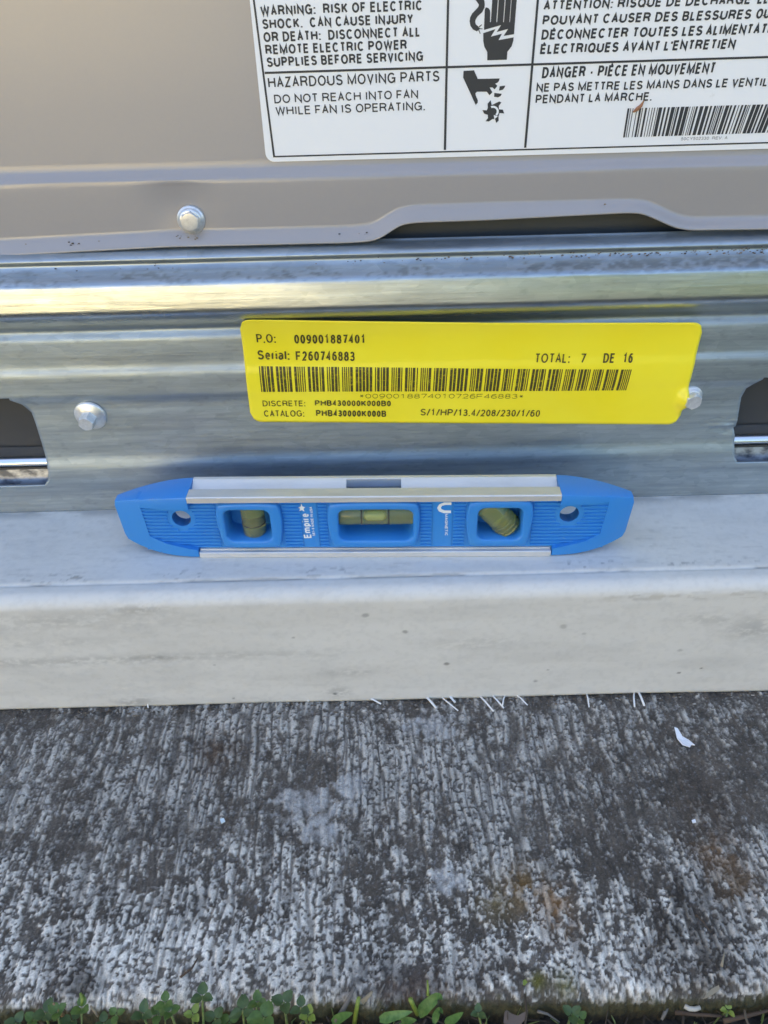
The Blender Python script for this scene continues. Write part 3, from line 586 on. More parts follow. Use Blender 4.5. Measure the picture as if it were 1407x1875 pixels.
arm = [(228, 1010), (378, 1002), (432, 1125), (745, 1118), (735, 1155), (712, 1180), (680, 1192), (712, 1225), (672, 1275), (640, 1245), (602, 1250), (640, 1315), (600, 1360), (560, 1308), (420, 1308), (398, 1330), (402, 1360), (432, 1430), (430, 1465), (402, 1497), (222, 1105)]
chips_ = [[(745, 1230), (825, 1220), (815, 1250), (790, 1280), (735, 1292)], [(668, 1325), (775, 1338), (760, 1370), (720, 1390), (665, 1380)]]
fan = []
cxf, cyf = 655, 1595
blade = [(615, 1430), (632, 1500), (690, 1470), (740, 1448), (770, 1462), (732, 1510), (735, 1560), (790, 1565), (810, 1620), (745, 1612), (728, 1660), (730, 1720), (695, 1755), (680, 1700), (640, 1700), (590, 1735), (542, 1730), (578, 1685), (575, 1640), (520, 1620), (498, 1570), (560, 1575), (575, 1540), (572, 1480)]
polys([up(p) for p in hand]+[up(cable_in)]+[up(p) for p in wires], S_PANEL, wlab, M_INK, 'shock_symbol')
polys([up(arm)]+[up(p) for p in chips_]+[up(blade)], S_PANEL, wlab, M_INK, 'fan_symbol')
ar = arcpts((650, 1590), 82, -115, 50, 12)+arcpts((650, 1590), 52, 50, -115, 12)
polys([up(ar), up([(660, 1640), (720, 1660), (668, 1700)])], S_PANEL, wlab, M_VINYL, 'arrow_mark', .2)

# yellow shipping sticker on the rail
cs = [np.array(at(*p, 8)) for p in ((438, 580), (1292, 590), (1243, 778), (460, 773))]
uu, vv = np.meshgrid(np.linspace(0, 1, 150), np.linspace(0, 1, 44), indexing='ij')
def sq(u, v):                             # rounds the corners of the unit square by pulling the outer columns in
    L_, H_ = 200., 51.; r = 5.0; x = u*L_; y = v*H_
    dx = np.minimum(x, L_-x); ins = np.where(dx < r, r-np.sqrt(np.maximum(r*r-(r-dx)**2, 0)), 0)
    return (ins + y*(H_-2*ins)/H_)/H_
v2 = sq(uu, vv)
XZ = (cs[0][None, None]*(1-uu)[..., None]+cs[1][None, None]*uu[..., None])*(1-v2)[..., None]+(cs[3][None, None]*(1-uu)[..., None]+cs[2][None, None]*uu[..., None])*v2[..., None]
XZ[..., 1] -= .9*np.sin(uu*math.pi)*(1-v2)*1.0
Ps = np.stack([XZ[..., 0], -S_STICK(XZ[..., 0], XZ[..., 1]), XZ[..., 1]], -1)
ystk = grid('shipping_label', Ps, M_YEL, hp, flip=True); ystk['label'] = 'bright yellow bar-coded shipping label'
md = ystk.modifiers.new('thickness', 'SOLIDIFY'); md.thickness = .00022; md.offset = -1; print('sticker normal y', np.mean([p.normal.y for p in ystk.data.polygons]))
Y_ = lambda s, a, b, cap, off=.0: text(s, a, b, cap, S_STICK, ystk, M_TINK, off=off)
Y_('P.O:', (470.5, 628), (506, 628), 17.5, .012); Y_('009001887401', (539.5, 629.5), (670, 630), 17.5, .02)
Y_('Serial:', (472, 659), (531, 659.5), 17, .02); Y_('F260746883', (542, 660.8), (650, 662), 17, .02)
Y_('TOTAL:', (979, 664), (1043.5, 664), 16.5, .012); Y_('7', (1062, 664), (1072, 664), 16, .012); Y_('DE', (1104, 664), (1125, 664), 16.5, .02); Y_('16', (1140, 664), (1158, 664), 16.5, .02)
Y_('*0090018874010726F46883*', (658, 729.3), (959, 729.6), 8.5, -.002)
Y_('DISCRETE:', (481.5, 744), (560, 744), 10.5, .012); Y_('PHB430000K000B0', (577, 743.5), (716, 744), 10.5, .03)
Y_('CATALOG:', (484, 763), (558, 763), 11.5, .012); Y_('PHB430000K000B', (579, 762.5), (707.5, 763.5), 11.5, .03)
Y_('S/1/HP/13.4/208/230/1/60', (770, 761), (988.5, 763.5), 12.5, .016)
wd = []
for k in range(24):
    for j in range(5): wd += [rb.choice([1, 1, 2.4]), rb.choice([.8, .8, 1.0])] if k % 3 else [rb.choice([1, 2.4]), rb.choice([.8, .9, 1.4])]
    wd[-1] = 2.6
bars((474, 671), (479, 717), (1157, 676), (1147, 715), wd[:-1], S_STICK, ystk, M_TINK, 8)

# ------------------------------------------------------------------ torpedo level
b0 = np.array(atz(365, 1022, 0)); b1 = np.array(atz(1010, 1019, 0)); yaw = math.atan2(b1[1]-b0[1], b1[0]-b0[0])
mid = (b0+b1)/2
LV = empty('torpedo_level', (mid[0], mid[1], 0.05), yaw, 'blue and silver torpedo level with three vials resting on the white pad', 'spirit level')
ey = np.array([-math.sin(yaw), math.cos(yaw), 0]); ex = np.array([math.cos(yaw), math.sin(yaw), 0]); org = np.array([mid[0], mid[1], 0.05])
def lv(px, py, y=0.):                     # pixel -> (x, z) on the level's own upright plane at depth y
    d = ray(px, py); t_ = np.dot(org+ey*y-CAM, ey)/np.dot(d, ey); p = CAM+d*t_-org; return np.dot(p, ex), p[2]
LH, LT = 34.0, 17.0
XL0, XR0 = lv(341, 915)[0], lv(1029, 912)[0]
TL_, TR_ = lv(219, 935, 8)[0], lv(1157, 915, 8)[0]
def railmesh(name, top):
    if top: pr_ = [(0, 31), (0, 33.6), (.5, 34), (6.6, 34), (7.2, 33.6), (8.4, 31.0), (9.0, 30.9), (14.2, 33.7), (14.8, 34), (16.6, 34), (17, 33.6), (17, 31), (14.6, 31), (14.6, 29.6), (2.4, 29.6), (2.4, 31)]
    else: pr_ = [(0, 0.3), (0.3, 0), (16.7, 0), (17, .3), (17, 3), (15, 3), (15, 3.6), (2.3, 3.6), (2.3, 3.0), (.3, 3.0), (0, 2.7)]
    x0, x1 = (XL0, XR0) if top else (lv(366, 1016)[0], lv(1009, 1013)[0])
    xsn = [x0, x1]; cut = None
    n = len(pr_); bm = bmesh.new(); vs = [[bm.verts.new((x*MM, y*MM, z*MM)) for y, z in pr_] for x in xsn]
    for j in range(n): bm.faces.new((vs[0][j], vs[1][j], vs[1][(j+1) % n], vs[0][(j+1) % n]))
    bm.faces.new(vs[0]); bm.faces.new(vs[1][::-1])
    return bm_obj(name, bm, M_ALU, LV)
def boolean(o, cutters):
    for c in cutters:
        m_ = o.modifiers.new('b', 'BOOLEAN'); m_.operation = 'DIFFERENCE'; m_.object = c; m_.solver = 'EXACT'
    bpy.context.view_layer.update(); dg = bpy.context.evaluated_depsgraph_get()
    me = bpy.data.meshes.new_from_object(o.evaluated_get(dg)); o.modifiers.clear(); o.data = me
    for c in cutters: bpy.data.objects.remove(c)
def prism(pts, y0, y1, parent=LV):
    n = len(pts)
    if sum(pts[k][0]*pts[(k+1) % n][1]-pts[(k+1) % n][0]*pts[k][1] for k in range(n)) < 0: pts = pts[::-1]
    return mesh('cutter', [(x, y0, z) for x, z in pts]+[(x, y1, z) for x, z in pts], [tuple(range(n)), tuple(range(n, 2*n))[::-1]]+[(k, k+n, (k+1) % n+n, (k+1) % n) for k in range(n)], None, parent)
def rrect(x0, x1, z0, z1, r, n=6):
    out = []
    for cx_, cz_, a0 in ((x1-r, z1-r, 0), (x0+r, z1-r, 90), (x0+r, z0+r, 180), (x1-r, z0+r, 270)):
        for k in range(n+1): a = R(a0+90*k/n); out.append((cx_+r*math.cos(a), cz_+r*math.sin(a)))
    return out
trail = railmesh('top_rail', True)
sx0, sx1 = lv(633, 885, 9)[0], lv(735, 884, 9)[0]
bm = bmesh.new(); bm_box(bm, (sx0, 7.3, 28), (sx1, 14.3, 40)); cut = bm_obj('cutter', bm, None, LV); boolean(trail, [cut])
brail = railmesh('bottom_rail', False)
# windows and holes, in the level's own millimetres
wins = []
for inn, outr in (((412, 496, 935, 991), (394, 517, 923, 1004)), ((620, 757, 934, 990), (598, 771, 921, 1003)), ((875, 957, 931, 988), (853, 978, 918, 1001))):
    a, b = lv(inn[0], (inn[2]+inn[3])/2, .6), lv(inn[1], (inn[2]+inn[3])/2, .6); zt_, zb_ = lv((inn[0]+inn[1])/2, inn[2], .6)[1], lv((inn[0]+inn[1])/2, inn[3], .6)[1]
    oa, ob = lv(outr[0], 950, .5), lv(outr[1], 950, .5); ozt, ozb = lv((outr[0]+outr[1])/2, outr[2], .5)[1], lv((outr[0]+outr[1])/2, outr[3], .5)[1]
    wins.append(((a[0], b[0], zb_, zt_), (oa[0], ob[0], max(ozb, 3.1), min(ozt, 30.9))))
holes = [lv(331, 953, 1.8), lv(1044, 945, 1.8)]; HR = 4.3
bm = bmesh.new(); bm_box(bm, (TL_+10.5, 3.3, 2.6), (TR_-10.5, 9.2, 31.4)); web = bm_obj('body', bm, M_BLUE, LV)
cuts = [prism(rrect(i[0]-.4, i[1]+.4, i[2]-.4, i[3]+.4, 3.2), -5, 22) for i, o in wins]+[prism([(h[0]+HR*math.cos(R(k*15)), h[1]+HR*math.sin(R(k*15))) for k in range(24)], -5, 22) for h in holes]
boolean(web, cuts)
for p in web.data.polygons: p.use_smooth = False
def endcap(s):
    xa = XR0+.15 if s > 0 else XL0-.15; xt = TR_ if s > 0 else TL_; bm = bmesh.new(); secs = []; N = 15
    xb = (lv(1010, 1013)[0]+.15) if s > 0 else (lv(365, 1016)[0]-.15)
    for k in range(N+1):
        u = k/N; e = u**1.9; yf = .1+5.6*e; yb = 16.9-5.6*e; zt_ = 33.9-5.2*u**1.7; zb_ = .15+6.4*u**2.5
        xx_t = xa+(xt-xa)*u; xx_b = xb+(xt-s*1.5*u-xb)*u
        rr = 1.2
        sec = [(xx_b, yf+rr, zb_), (xx_b, yf+.3, zb_+.3), (xx_b, yf, zb_+rr), (xx_t, yf, zt_-rr), (xx_t, yf+.3, zt_-.3), (xx_t, yf+rr, zt_), (xx_t, yb-rr, zt_), (xx_t, yb-.3, zt_-.3), (xx_t, yb, zt_-rr), (xx_b, yb, zb_+rr), (xx_b, yb-.3, zb_+.3), (xx_b, yb-rr, zb_)]
        secs.append([bm.verts.new(Vector(v)*MM) for v in sec])
    n = 12
    for a, b in zip(secs[:-1], secs[1:]):
        for j in range(n): bm.faces.new((a[j], a[(j+1) % n], b[(j+1) % n], b[j]))
    # rounded nose
    last = [v.co.copy() for v in secs[-1]]; ctr = sum(last, Vector())/n
    nose = [bm.verts.new(ctr+(c-ctr)*.78+Vector((s*.9*MM, 0, 0))) for c in last]
    for j in range(n): bm.faces.new((secs[-1][j], secs[-1][(j+1) % n], nose[(j+1) % n], nose[j]))
    bm.faces.new(nose); bm.faces.new(secs[0])
    o = bm_obj('end_cap', bm, M_BLUE, LV, True)
    if s < 0: rec = [lv(256, 931, 2), lv(274, 983, 2), lv(304, 993, 2), lv(380, 1006, 2), lv(400, 1006, 2), lv(400, 929, 2)]
    else: rec = [lv(1117, 921, 2), lv(1100, 978, 2), lv(1072, 989, 2), lv(1000, 1002, 2), lv(980, 1002, 2), lv(980, 921, 2)]
    rec = [(x, min(max(z, 3.4), 30.4)) for x, z in rec]
    c1 = prism(rec, -6, 3.9); c3 = prism(rec, 8.8, 26); h = holes[1] if s > 0 else holes[0]
    c2 = prism([(h[0]+HR*math.cos(R(k*15)), h[1]+HR*math.sin(R(k*15))) for k in range(24)], -6, 24)
    boolean(o, [c1, c2, c3])
    me = o.data
    me.polygons.foreach_set('use_smooth', [True]*len(me.polygons))
    return o, rec
caps = [endcap(-1), endcap(1)]
for o, _ in caps:
    o.data.set_sharp_from_angle(angle=R(28))
# moulded ribs between frames
segs = [(caps[0][1], lv(262, 950, 2)[0], wins[0][1][0]), (None, wins[0][1][1], lv(549, 950)[0]), (None, lv(582, 950)[0], wins[1][1][0]), (None, wins[1][1][1], lv(791, 950)[0]), (None, lv(832, 950)[0], wins[2][1][0]), (caps[1][1], wins[2][1][1], lv(1112, 950, 2)[0])]
parts = []
def bx_(lo, hi):
    x0, y0, z0 = lo; x1, y1, z1 = hi
    V = [(x0, y1, z0), (x1, y1, z0), (x1, y0, z0+.22), (x0, y0, z0+.22), (x0, y0, z1-.22), (x1, y0, z1-.22), (x1, y1, z1), (x0, y1, z1)]
    return V, [(0, 1, 2, 3), (3, 2, 5, 4), (4, 5, 6, 7), (0, 3, 4, 7), (1, 6, 5, 2)]
for i, (rc_, xa, xb) in enumerate(segs):
    for k in range(14):
        z = 4.2+k*1.92; z1 = z+1.02
        if z1 > 30.6: continue
        iv = [(xa, xb)]
        if i in (0, 5):
            h = holes[0 if i == 0 else 1]; dz = (z+z1)/2-h[1]; rr = HR+2.2
            if i == 0: ln_ = np.interp(z, [6, 27], [lv(274, 990, 2)[0], lv(257, 935, 2)[0]]); iv = [(ln_, xb)]
            else: ln_ = np.interp(z, [6, 27], [lv(1100, 984, 2)[0], lv(1116, 925, 2)[0]]); iv = [(xa, ln_)]
            if abs(dz) < rr: q_ = math.sqrt(rr*rr-dz*dz); iv = [(iv[0][0], h[0]-q_), (h[0]+q_, iv[0][1])]
        for a, b in iv:
            if b-a > .8: parts.append(bx_((a, 2.55, z), (b, 3.45, z1)))
tag(many('grip_ribs', parts, M_BLUE, LV), kind='stuff')
mesh('logo_plate', [(lv(552, 950)[0], 2.9, 4), (lv(580, 950)[0], 2.9, 4), (lv(580, 950)[0], 2.9, 30.5), (lv(552, 950)[0], 2.9, 30.5)], [(0, 1, 2, 3)], M_BLUE, LV)
mesh('logo_plate', [(lv(794, 950)[0], 2.9, 4), (lv(829, 950)[0], 2.9, 4), (lv(829, 950)[0], 2.9, 30.5), (lv(794, 950)[0], 2.9, 30.5)], [(0, 1, 2, 3)], M_BLUE, LV)
def outline(pts, n=72):                   # resample a closed outline evenly by angle
    p = np.array(pts); c = p.mean(0); ang = np.arctan2(p[:, 1]-c[1], p[:, 0]-c[0])
    out = []
    P2 = np.vstack([p, p[:1]])
    for k in range(n):
        a = 2*math.pi*k/n; dd = np.array([math.cos(a), math.sin(a)]); best = None
        for q0, q1 in zip(P2[:-1], P2[1:]):
            e = q1-q0; den = dd[0]*e[1]-dd[1]*e[0]
            if abs(den) < 1e-9: continue
            w_ = q0-c; t_ = (w_[0]*e[1]-w_[1]*e[0])/den; s_ = (w_[0]*dd[1]-w_[1]*dd[0])/den
            if t_ > 0 and -1e-6 <= s_ <= 1+1e-6: best = t_ if best is None else max(best, t_)
        out.append(c+dd*best)
    return np.array(out)
def chaikin(pts, it=3):
    p = [np.array(q) for q in pts]
    for _ in range(it):
        r = []
        for a, b in zip(p, p[1:]+p[:1]): r += [a*.75+b*.25, a*.25+b*.75]
        p = r
    return p
vials = []
for i, o in wins: mesh('window_back', [(i[0]-1, 14.0, i[2]-1), (i[1]+1, 14.0, i[2]-1), (i[1]+1, 14.0, i[3]+1), (i[0]-1, 14.0, i[3]+1)], [(0, 1, 2, 3)], M_BLUE, LV)
for wi, (i, o) in enumerate(wins):
    inn = outline(rrect(*i, 3.4)); x0, x1, z0, z1 = o; xm = 1.6; zm = (z1-z0)*.62+z0
    octo = [(x0+xm+1.6, z0), (x1-xm-1.6, z0), (x1-xm, z0+2.2), (x1, zm), (x1-xm*.6, z1-2.), (x1-xm-1.2, z1), (x0+xm+1.2, z1), (x0+xm*.6, z1-2.), (x0, zm), (x0+xm, z0+2.2)]
    octo = chaikin(octo, 2); ou = outline(octo)
    ic, oc = np.array(((i[0]+i[1])/2, (i[2]+i[3])/2)), np.array(((x0+x1)/2, (z0+z1)/2))
    def ins(p, c, d_): v = p-c; L_ = np.linalg.norm(v, axis=1)[:, None]; return c+v*(1-d_/L_)
    rings = [(ou, 3.8), (ou, 1.2), (ins(ou, oc, .35), .6), (ins(ou, oc, .9), .3), (ins(inn, ic, -1.0), .3), (ins(inn, ic, -.35), .5), (inn, 1.1), (ins(inn, ic, .15), 8.0), (inn, 14.7)]
    V = [(p[0], y, p[1]) for pts_, y in rings for p in pts_]; n = 72
    Fc = [(r_*n+k, r_*n+(k+1) % n, (r_+1)*n+(k+1) % n, (r_+1)*n+k) for r_ in range(len(rings)-1) for k in range(n)]
    mesh('vial_frame', V, Fc, M_BLUE, LV, True)
def vial(p0, p1, r, name='vial'):
    p0 = np.array(p0); p1 = np.array(p1); L_ = np.linalg.norm(p1-p0); dd = (p1-p0)/L_
    pts = [p0+dd*(-r*.25), p0, p0+dd*.3]+[p0+dd*L_*k/6 for k in range(1, 6)]+[p1-dd*.3]+[p1+dd*r*.55*math.sin(R(a)) for a in (25, 50, 75)]
    rad = [r*.8, r*.97, r]+[r]*5+[r]+[r*math.cos(R(a))**.6 for a in (25, 50, 75)]
    return tube(name, pts, rad, M_VIAL, LV, 28)
yv = 8.2
c = lv(688, 949, yv-4)[1]; xa, xb = wins[1][0][0]-.2, wins[1][0][1]+.2
v1 = vial((xa, yv, c), (xb, yv, c), 5.2)
for px in (662, 712):
    x = lv(px, 949, yv-4)[0]; n = 28
    tube('vial_line', [(x-.25, yv, c), (x+.25, yv, c)], 5.26, M_INK, v1, 28)
bx0, bx1 = lv(668, 949, yv-4)[0], lv(706, 949, yv-4)[0]
V, Fc = tube_data([(bx0-.6, yv-3.1, c+1.2), (bx0, yv-3.1, c+1.2), (bx0+1.2, yv-3.1, c+1.2), (bx1-1.2, yv-3.1, c+1.2), (bx1, yv-3.1, c+1.2), (bx1+.6, yv-3.1, c+1.2)], [.4, 1.7, 2.5, 2.5, 1.7, .4], 18)
mesh('bubble', V, Fc, M_BUB, v1, True)
xv = lv(463, 960, yv-3)[0]; zb_ = lv(466, 981, yv-3)[1]
v2_ = vial((xv, yv, wins[0][0][3]+.5), (xv, yv, zb_+1.5), 5.4)
tube('vial_line', [(xv, yv, zb_+6), (xv, yv, zb_+6.5)], 5.46, M_INK, v2_, 28)
p0, p1 = lv(893, 930, yv-3), lv(930, 968, yv-3)
v3_ = vial((p0[0]-1, yv, p0[1]+1), (p1[0], yv, p1[1]), 6.0)
dd = np.array([p1[0]-p0[0], 0, p1[1]-p0[1]]); dd /= np.linalg.norm(dd)
for k in (2.0, 4.2, 6.4):
    q_ = np.array([p1[0], yv, p1[1]])-dd*(k-2.5); tube('vial_ring', [q_, q_+dd*.8], 6.15, M_VIAL, v3_, 28)
# white printing on the level
def ltext(s, p0, p1, cap, name): text(s, p0, p1, cap, 'LEVEL', LV, M_WHITE, name=name, off=.03)
ltext('Empire', (571, 985), (565, 940), 14.5, 'brand_print'); ltext('581-9 MADE IN USA', (577.5, 981), (571.5, 928), 5.0, 'small_print')
ltext('MAGNETIC', (815, 941), (815, 981), 5.5, 'magnet_print')
def lpoly(pts, name, y=2.8):
    q = [lv(a, b, y) for a, b in pts]; return [(x, y, z) for x, z in q], [tuple(range(len(q)))]
horse = [(800+(x-336)/2.814*1.0, 919+(y-194)/2.814) for x, y in [(412, 196), (375, 196), (350, 206), (338, 225), (348, 243), (372, 252), (410, 252), (410, 238), (378, 238), (362, 232), (357, 224), (364, 214), (380, 210), (412, 210)]]
many('magnet_mark', [lpoly(horse, '')], M_WHITE, LV)
st = [(546+x, 928+y) for x, y in [(0, 2), (5, -1), (6, -6), (8, -1), (13, 1), (10, 4), (12, 9), (7, 6), (2, 8), (4, 4)]]
many('brand_star', [lpoly(st, '')], M_WHITE, LV)

# ------------------------------------------------------------------ small things on the ground
M_STRAW = flat('dry_straw', (.30, .25, .17), .8); M_TWIG = flat('grey_twig', (.16, .145, .125), .85); M_BROWN = flat('brown_stalk', (.085, .055, .035), .85)
def leafmat(name, a, b):
    t = NT(name); t.set(Base_Color=t.ramp(t.noise(500, 4), [(.35, a), (.7, b)]), Roughness=.5, **{'Subsurface_Weight': 0.0}); t.bump(t.noise(1500, 3), .2, .0004); return t.m
L_GREEN = leafmat('clover_green', (.055, .105, .016), (.10, .165, .028)); L_DEEP = leafmat('clover_deep', (.042, .075, .018), (.07, .115, .03)); L_YEL = leafmat('clover_yellow', (.16, .22, .03), (.26, .31, .05)); L_GRASS = leafmat('grass_green', (.06, .14, .03), (.12, .22, .06))
L_STEM = leafmat('stem_green', (.10, .16, .04), (.20, .22, .08))
rnd = random.Random(11)
def leaflet(root, base, dirv, length, width, mat, up=(0, 0, 1), fold=.35, name='leaflet'):
    base = np.array(base, float); d_ = np.array(dirv, float); d_ /= np.linalg.norm(d_); u_ = np.array(up, float); side = np.cross(d_, u_); side /= np.linalg.norm(side); u_ = np.cross(side, d_)
    n = 8; V = []; Fc = []
    for i in range(n+1):
        t_ = i/n; wv = width*.5*(math.sin(math.pi*min(1, t_**.78*1.0))**.75 if 0 < t_ < 1 else 0)
        if i == n: wv = width*.14
        for j in range(-3, 4):
            s_ = j/3; notch = (-.08*length*(1-abs(s_)) if t_ > .9 else 0)
            p = base+d_*(length*t_+notch-.10*length*abs(s_)**2*t_*0)+side*wv*s_+u_*(fold*abs(s_)*wv*.8-.16*length*t_*t_)
            V.append(p)
    for i in range(n):
        for j in range(6): a = i*7+j; Fc.append((a, a+1, a+8, a+7))
    return mesh(name, V, Fc, mat, root, True)
def clover(px, py, z, size, rot, mat, label, tilt=.25, nleaf=3, spread=120, grp='clover leaves growing along the slab edge'):
    size *= .76; tilt += rnd.uniform(-.1, .5)
    x, y = atz(px, py, z); gx, gy = x+rnd.uniform(-3, 3), min(y-2, -213+rnd.uniform(-5, 0))
    root = empty('clover', (gx, gy, -88), 0, label, 'clover', grp)
    b = np.array([x-gx, y-gy, z+88.])
    tube('stem', [(0, 0, -2), (b[0]*.2, b[1]*.1, b[2]*.5), (b[0]*.8, b[1]*.8, b[2]*.9), b], [.5, .45, .4, .35], L_STEM, root, 6)
    for k in range(nleaf):
        a = R(rot+spread*(k-(nleaf-1)/2)+rnd.uniform(-8, 8)) if nleaf != 3 else R(rot+120*k+rnd.uniform(-8, 8))
        leaflet(root, b+np.array([math.cos(a), math.sin(a), 0])*.3, (math.cos(a), math.sin(a), tilt+rnd.uniform(-.15, .25)), size*rnd.uniform(.9, 1.1), size*rnd.uniform(.78, .95), mat, fold=rnd.uniform(.15, .4))
    return root
CL = [
 (84, 1856, -69, 6.0, 80, L_DEEP, 'dull green clover leaf at the far left of the slab edge'),
 (106, 1853, -66, 5.2, 40, L_GREEN, 'green clover beside a reddish stem near the left corner', .5),
 (62, 1868, -72, 5.0, 150, L_GREEN, 'low green clover at the bottom left corner, leftmost of all'),
 (150, 1846, -66, 5.4, 95, L_GREEN, 'clover under a pale yellow tip, third from the left', .1),
 (132, 1869, -74, 5.6, 60, L_DEEP, 'dark low clover half in shade between two taller ones'),
 (213, 1858, -70, 4.0, 30, L_GREEN, 'small feathery green clover left of the pale edged one'),
 (262, 1857, -64, 5.4, 88, L_DEEP, 'neat three part clover leaf with pale veins'),
 (303, 1836, -62, 4.6, 95, L_GREEN, 'bright clover standing tallest in the middle left tuft'),
 (290, 1858, -66, 4.6, 20, L_GREEN, 'bright clover at the foot of the middle left tuft'),
 (312, 1853, -64, 4.4, 130, L_GREEN, 'bright clover on the right side of the middle left tuft', .4),
 (371, 1824, -62, 5.2, 92, L_DEEP, 'clover leaf reaching highest over the chalky concrete'),
 (354, 1858, -67, 4.2, 70, L_YEL, 'yellowish clover sprig below the highest leaf'),
 (394, 1866, -72, 5.2, 50, L_DEEP, 'dark clover leaf right of the yellowish sprig'),
 (445, 1850, -65, 5.8, 95, L_DEEP, 'blue green clover leaf left of the big bright one'),
 (484, 1864, -62, 7.2, 75, L_GREEN, 'biggest bright green clover near the bottom centre'),
 (472, 1836, -66, 4.8, 100, L_GREEN, 'small clover just above the biggest bright one'),
 (520, 1836, -64, 5.6, 45, L_DEEP, 'broad leaved clover right of the biggest one'),
 (551, 1846, -65, 4.8, 90, L_DEEP, 'narrow upright clover left of the grey twig', .5),
 (565, 1860, -66, 4.2, 80, L_YEL, 'yellow green clover nearest to the grey twig'),
 (876, 1856, -68, 3.8, 80, L_DEEP, 'small clover right of the long grass blades'),
 (1048, 1858, -74, 4.6, 30, L_DEEP, 'lone small clover on dark soil beside the dry leaf'),
 (1062, 1866, -75, 4.0, 160, L_GREEN, 'second small clover on dark soil, right of its twin'),
 (1333, 1850, -76, 3.2, 60, L_YEL, 'tiny yellow green seedling under the right end of the slab'),
 (30, 1874, -74, 5.2, 60, L_DEEP, 'cut off clover in the lowest left corner'),
 (190, 1874, -74, 5.0, 100, L_DEEP, 'shaded clover low between left tufts'),
 (420, 1872, -74, 5.0, 30, L_GREEN, 'low clover leaf at the frame edge below the blue green one'),
]
for c_ in CL: clover(*c_)
def blade(px_pts, z0, z1, width, mat, name, label, cat, grp=None):
    n = len(px_pts); pts = []
    for i, (px, py) in enumerate(px_pts):
        z = z0+(z1-z0)*i/(n-1); x, y = atz(px, py, z); pts.append(np.array([x, y, z]))
    # resample smoothly
    tt = np.linspace(0, n-1, 13); pts = np.array(pts); q = np.stack([gsm(np.interp(tt, range(n), pts[:, k]), 1.0) for k in range(3)], -1)
    root = empty(name, tuple(q[0]), 0, label, cat, grp); q = q-q[0]; V = []; Fc = []
    for i in range(13):
        t_ = q[min(i+1, 12)]-q[max(i-1, 0)]; t_ /= np.linalg.norm(t_)+1e-9; s_ = np.cross(t_, [0, -.35, 1]); s_ /= np.linalg.norm(s_); u_ = np.cross(s_, t_)
        wv = width*.5*(min(1, (i+2)/5)*(1-(i/12)**3)+.04)
        for j in (-1, -.5, 0, .5, 1): V.append(q[i]+s_*wv*j+u_*abs(j)*wv*.35)
    for i in range(12):
        for j in range(4): a = i*5+j; Fc.append((a, a+1, a+6, a+5))
    mesh('blade', V, Fc, mat, root, True); return root
G = 'grass blades by the slab edge'
blade([(607, 1874), (628, 1862), (648, 1855)], -80, -66, 3.2, L_GRASS, 'grass', 'short grass blade left of the thin green stem', 'grass', G)
blade([(694, 1868), (722, 1861), (758, 1852)], -76, -66, 3.4, L_GRASS, 'grass', 'long flat grass blade pointing right at the bottom centre', 'grass', G)
blade([(766, 1862), (780, 1843), (803, 1824), (812, 1832)], -78, -64, 4.0, L_GRASS, 'grass', 'arched grass blade rising over the slab edge', 'grass', G)
blade([(815, 1876), (832, 1866), (850, 1853)], -80, -68, 3.0, L_GRASS, 'grass', 'bright grass blade right of the arched one', 'grass', G)
blade([(795, 1876), (799, 1858), (806, 1848), (812, 1858)], -80, -70, 2.4, L_GRASS, 'grass', 'small curled grass blade under the arched one', 'grass', G)
blade([(730, 1876), (745, 1870), (765, 1868)], -80, -72, 3.0, L_GRASS, 'grass', 'low grass blade cut by the bottom of the picture', 'grass', G)
def stalk(px_pts, z0, z1, r, mat, name, label, cat, grp=None, taper=.5):
    n = len(px_pts); pts = []
    for i, (px, py) in enumerate(px_pts):
        z = z0+(z1-z0)*i/(n-1); x, y = atz(px, py, z); pts.append(np.array([x, y, z]))
    o_ = pts[0].copy(); tb = tube_data([p-o_ for p in pts], [r*(1-(1-taper)*i/(n-1)) for i in range(n)], 6)
    o = mesh(name, tb[0], tb[1], mat, None, True); o.location = o_*MM; return tag(o, label, cat, grp)
stalk([(649, 1876), (652, 1855), (657, 1828)], -80, -64, .9, L_YEL, 'weed_stem', 'upright yellow green stem between twig and grass blades', 'stem', None, .8)
stalk([(752, 1830), (757, 1842), (765, 1858)], -64, -74, .8, L_YEL, 'weed_stem', 'yellow green budding stem above the long flat blade', 'stem', None, .9)
stalk([(784, 1824), (784, 1810), (783, 1795)], -68, -66, .55, L_YEL, 'grass_tip', 'dry pointed tip standing above the arched grass blade', 'stem')
stalk([(617, 1870), (632, 1843), (650, 1808)], -78, -67, 1.2, M_TWIG, 'twig', 'grey twig leaning on the slab edge near bottom centre', 'twig')
stalk([(700, 1850), (694, 1823), (705, 1802)], -76, -68.5, .55, M_TWIG, 'twig', 'thin grey stalk lying over the slab edge', 'twig')
stalk([(663, 1836), (677, 1822), (682, 1817)], -70, -67, .9, M_STRAW, 'straw_stub', 'short pale stub beside the grey twig', 'straw')
stalk([(1322, 1770), (1325, 1755), (1327, 1745)], -68, -67.6, .45, M_STRAW, 'straw', 'thin pale straw lying on the right of the slab', 'straw')
stalk([(1236, 1853), (1270, 1857), (1322, 1861)], -80, -78, 1.0, M_BROWN, 'twig', 'brown twig on dark soil under the pale curved root', 'twig')
stalk([(1325, 1870), (1365, 1861), (1407, 1851)], -78, -76, 1.0, M_BROWN, 'twig', 'reddish brown twig in the lower right corner', 'twig')
stalk([(1254, 1842), (1262, 1847), (1272, 1848), (1282, 1845)], -76, -76, 1.0, flat('pale_root', (.5, .46, .38), .6), 'root_piece', 'pale curved root piece on the dark soil', 'root', None, .8)
stalk([(1222, 1842), (1218, 1855), (1212, 1868)], -78, -80, .9, M_TWIG, 'twig', 'short upright twig left of the brown one', 'twig')
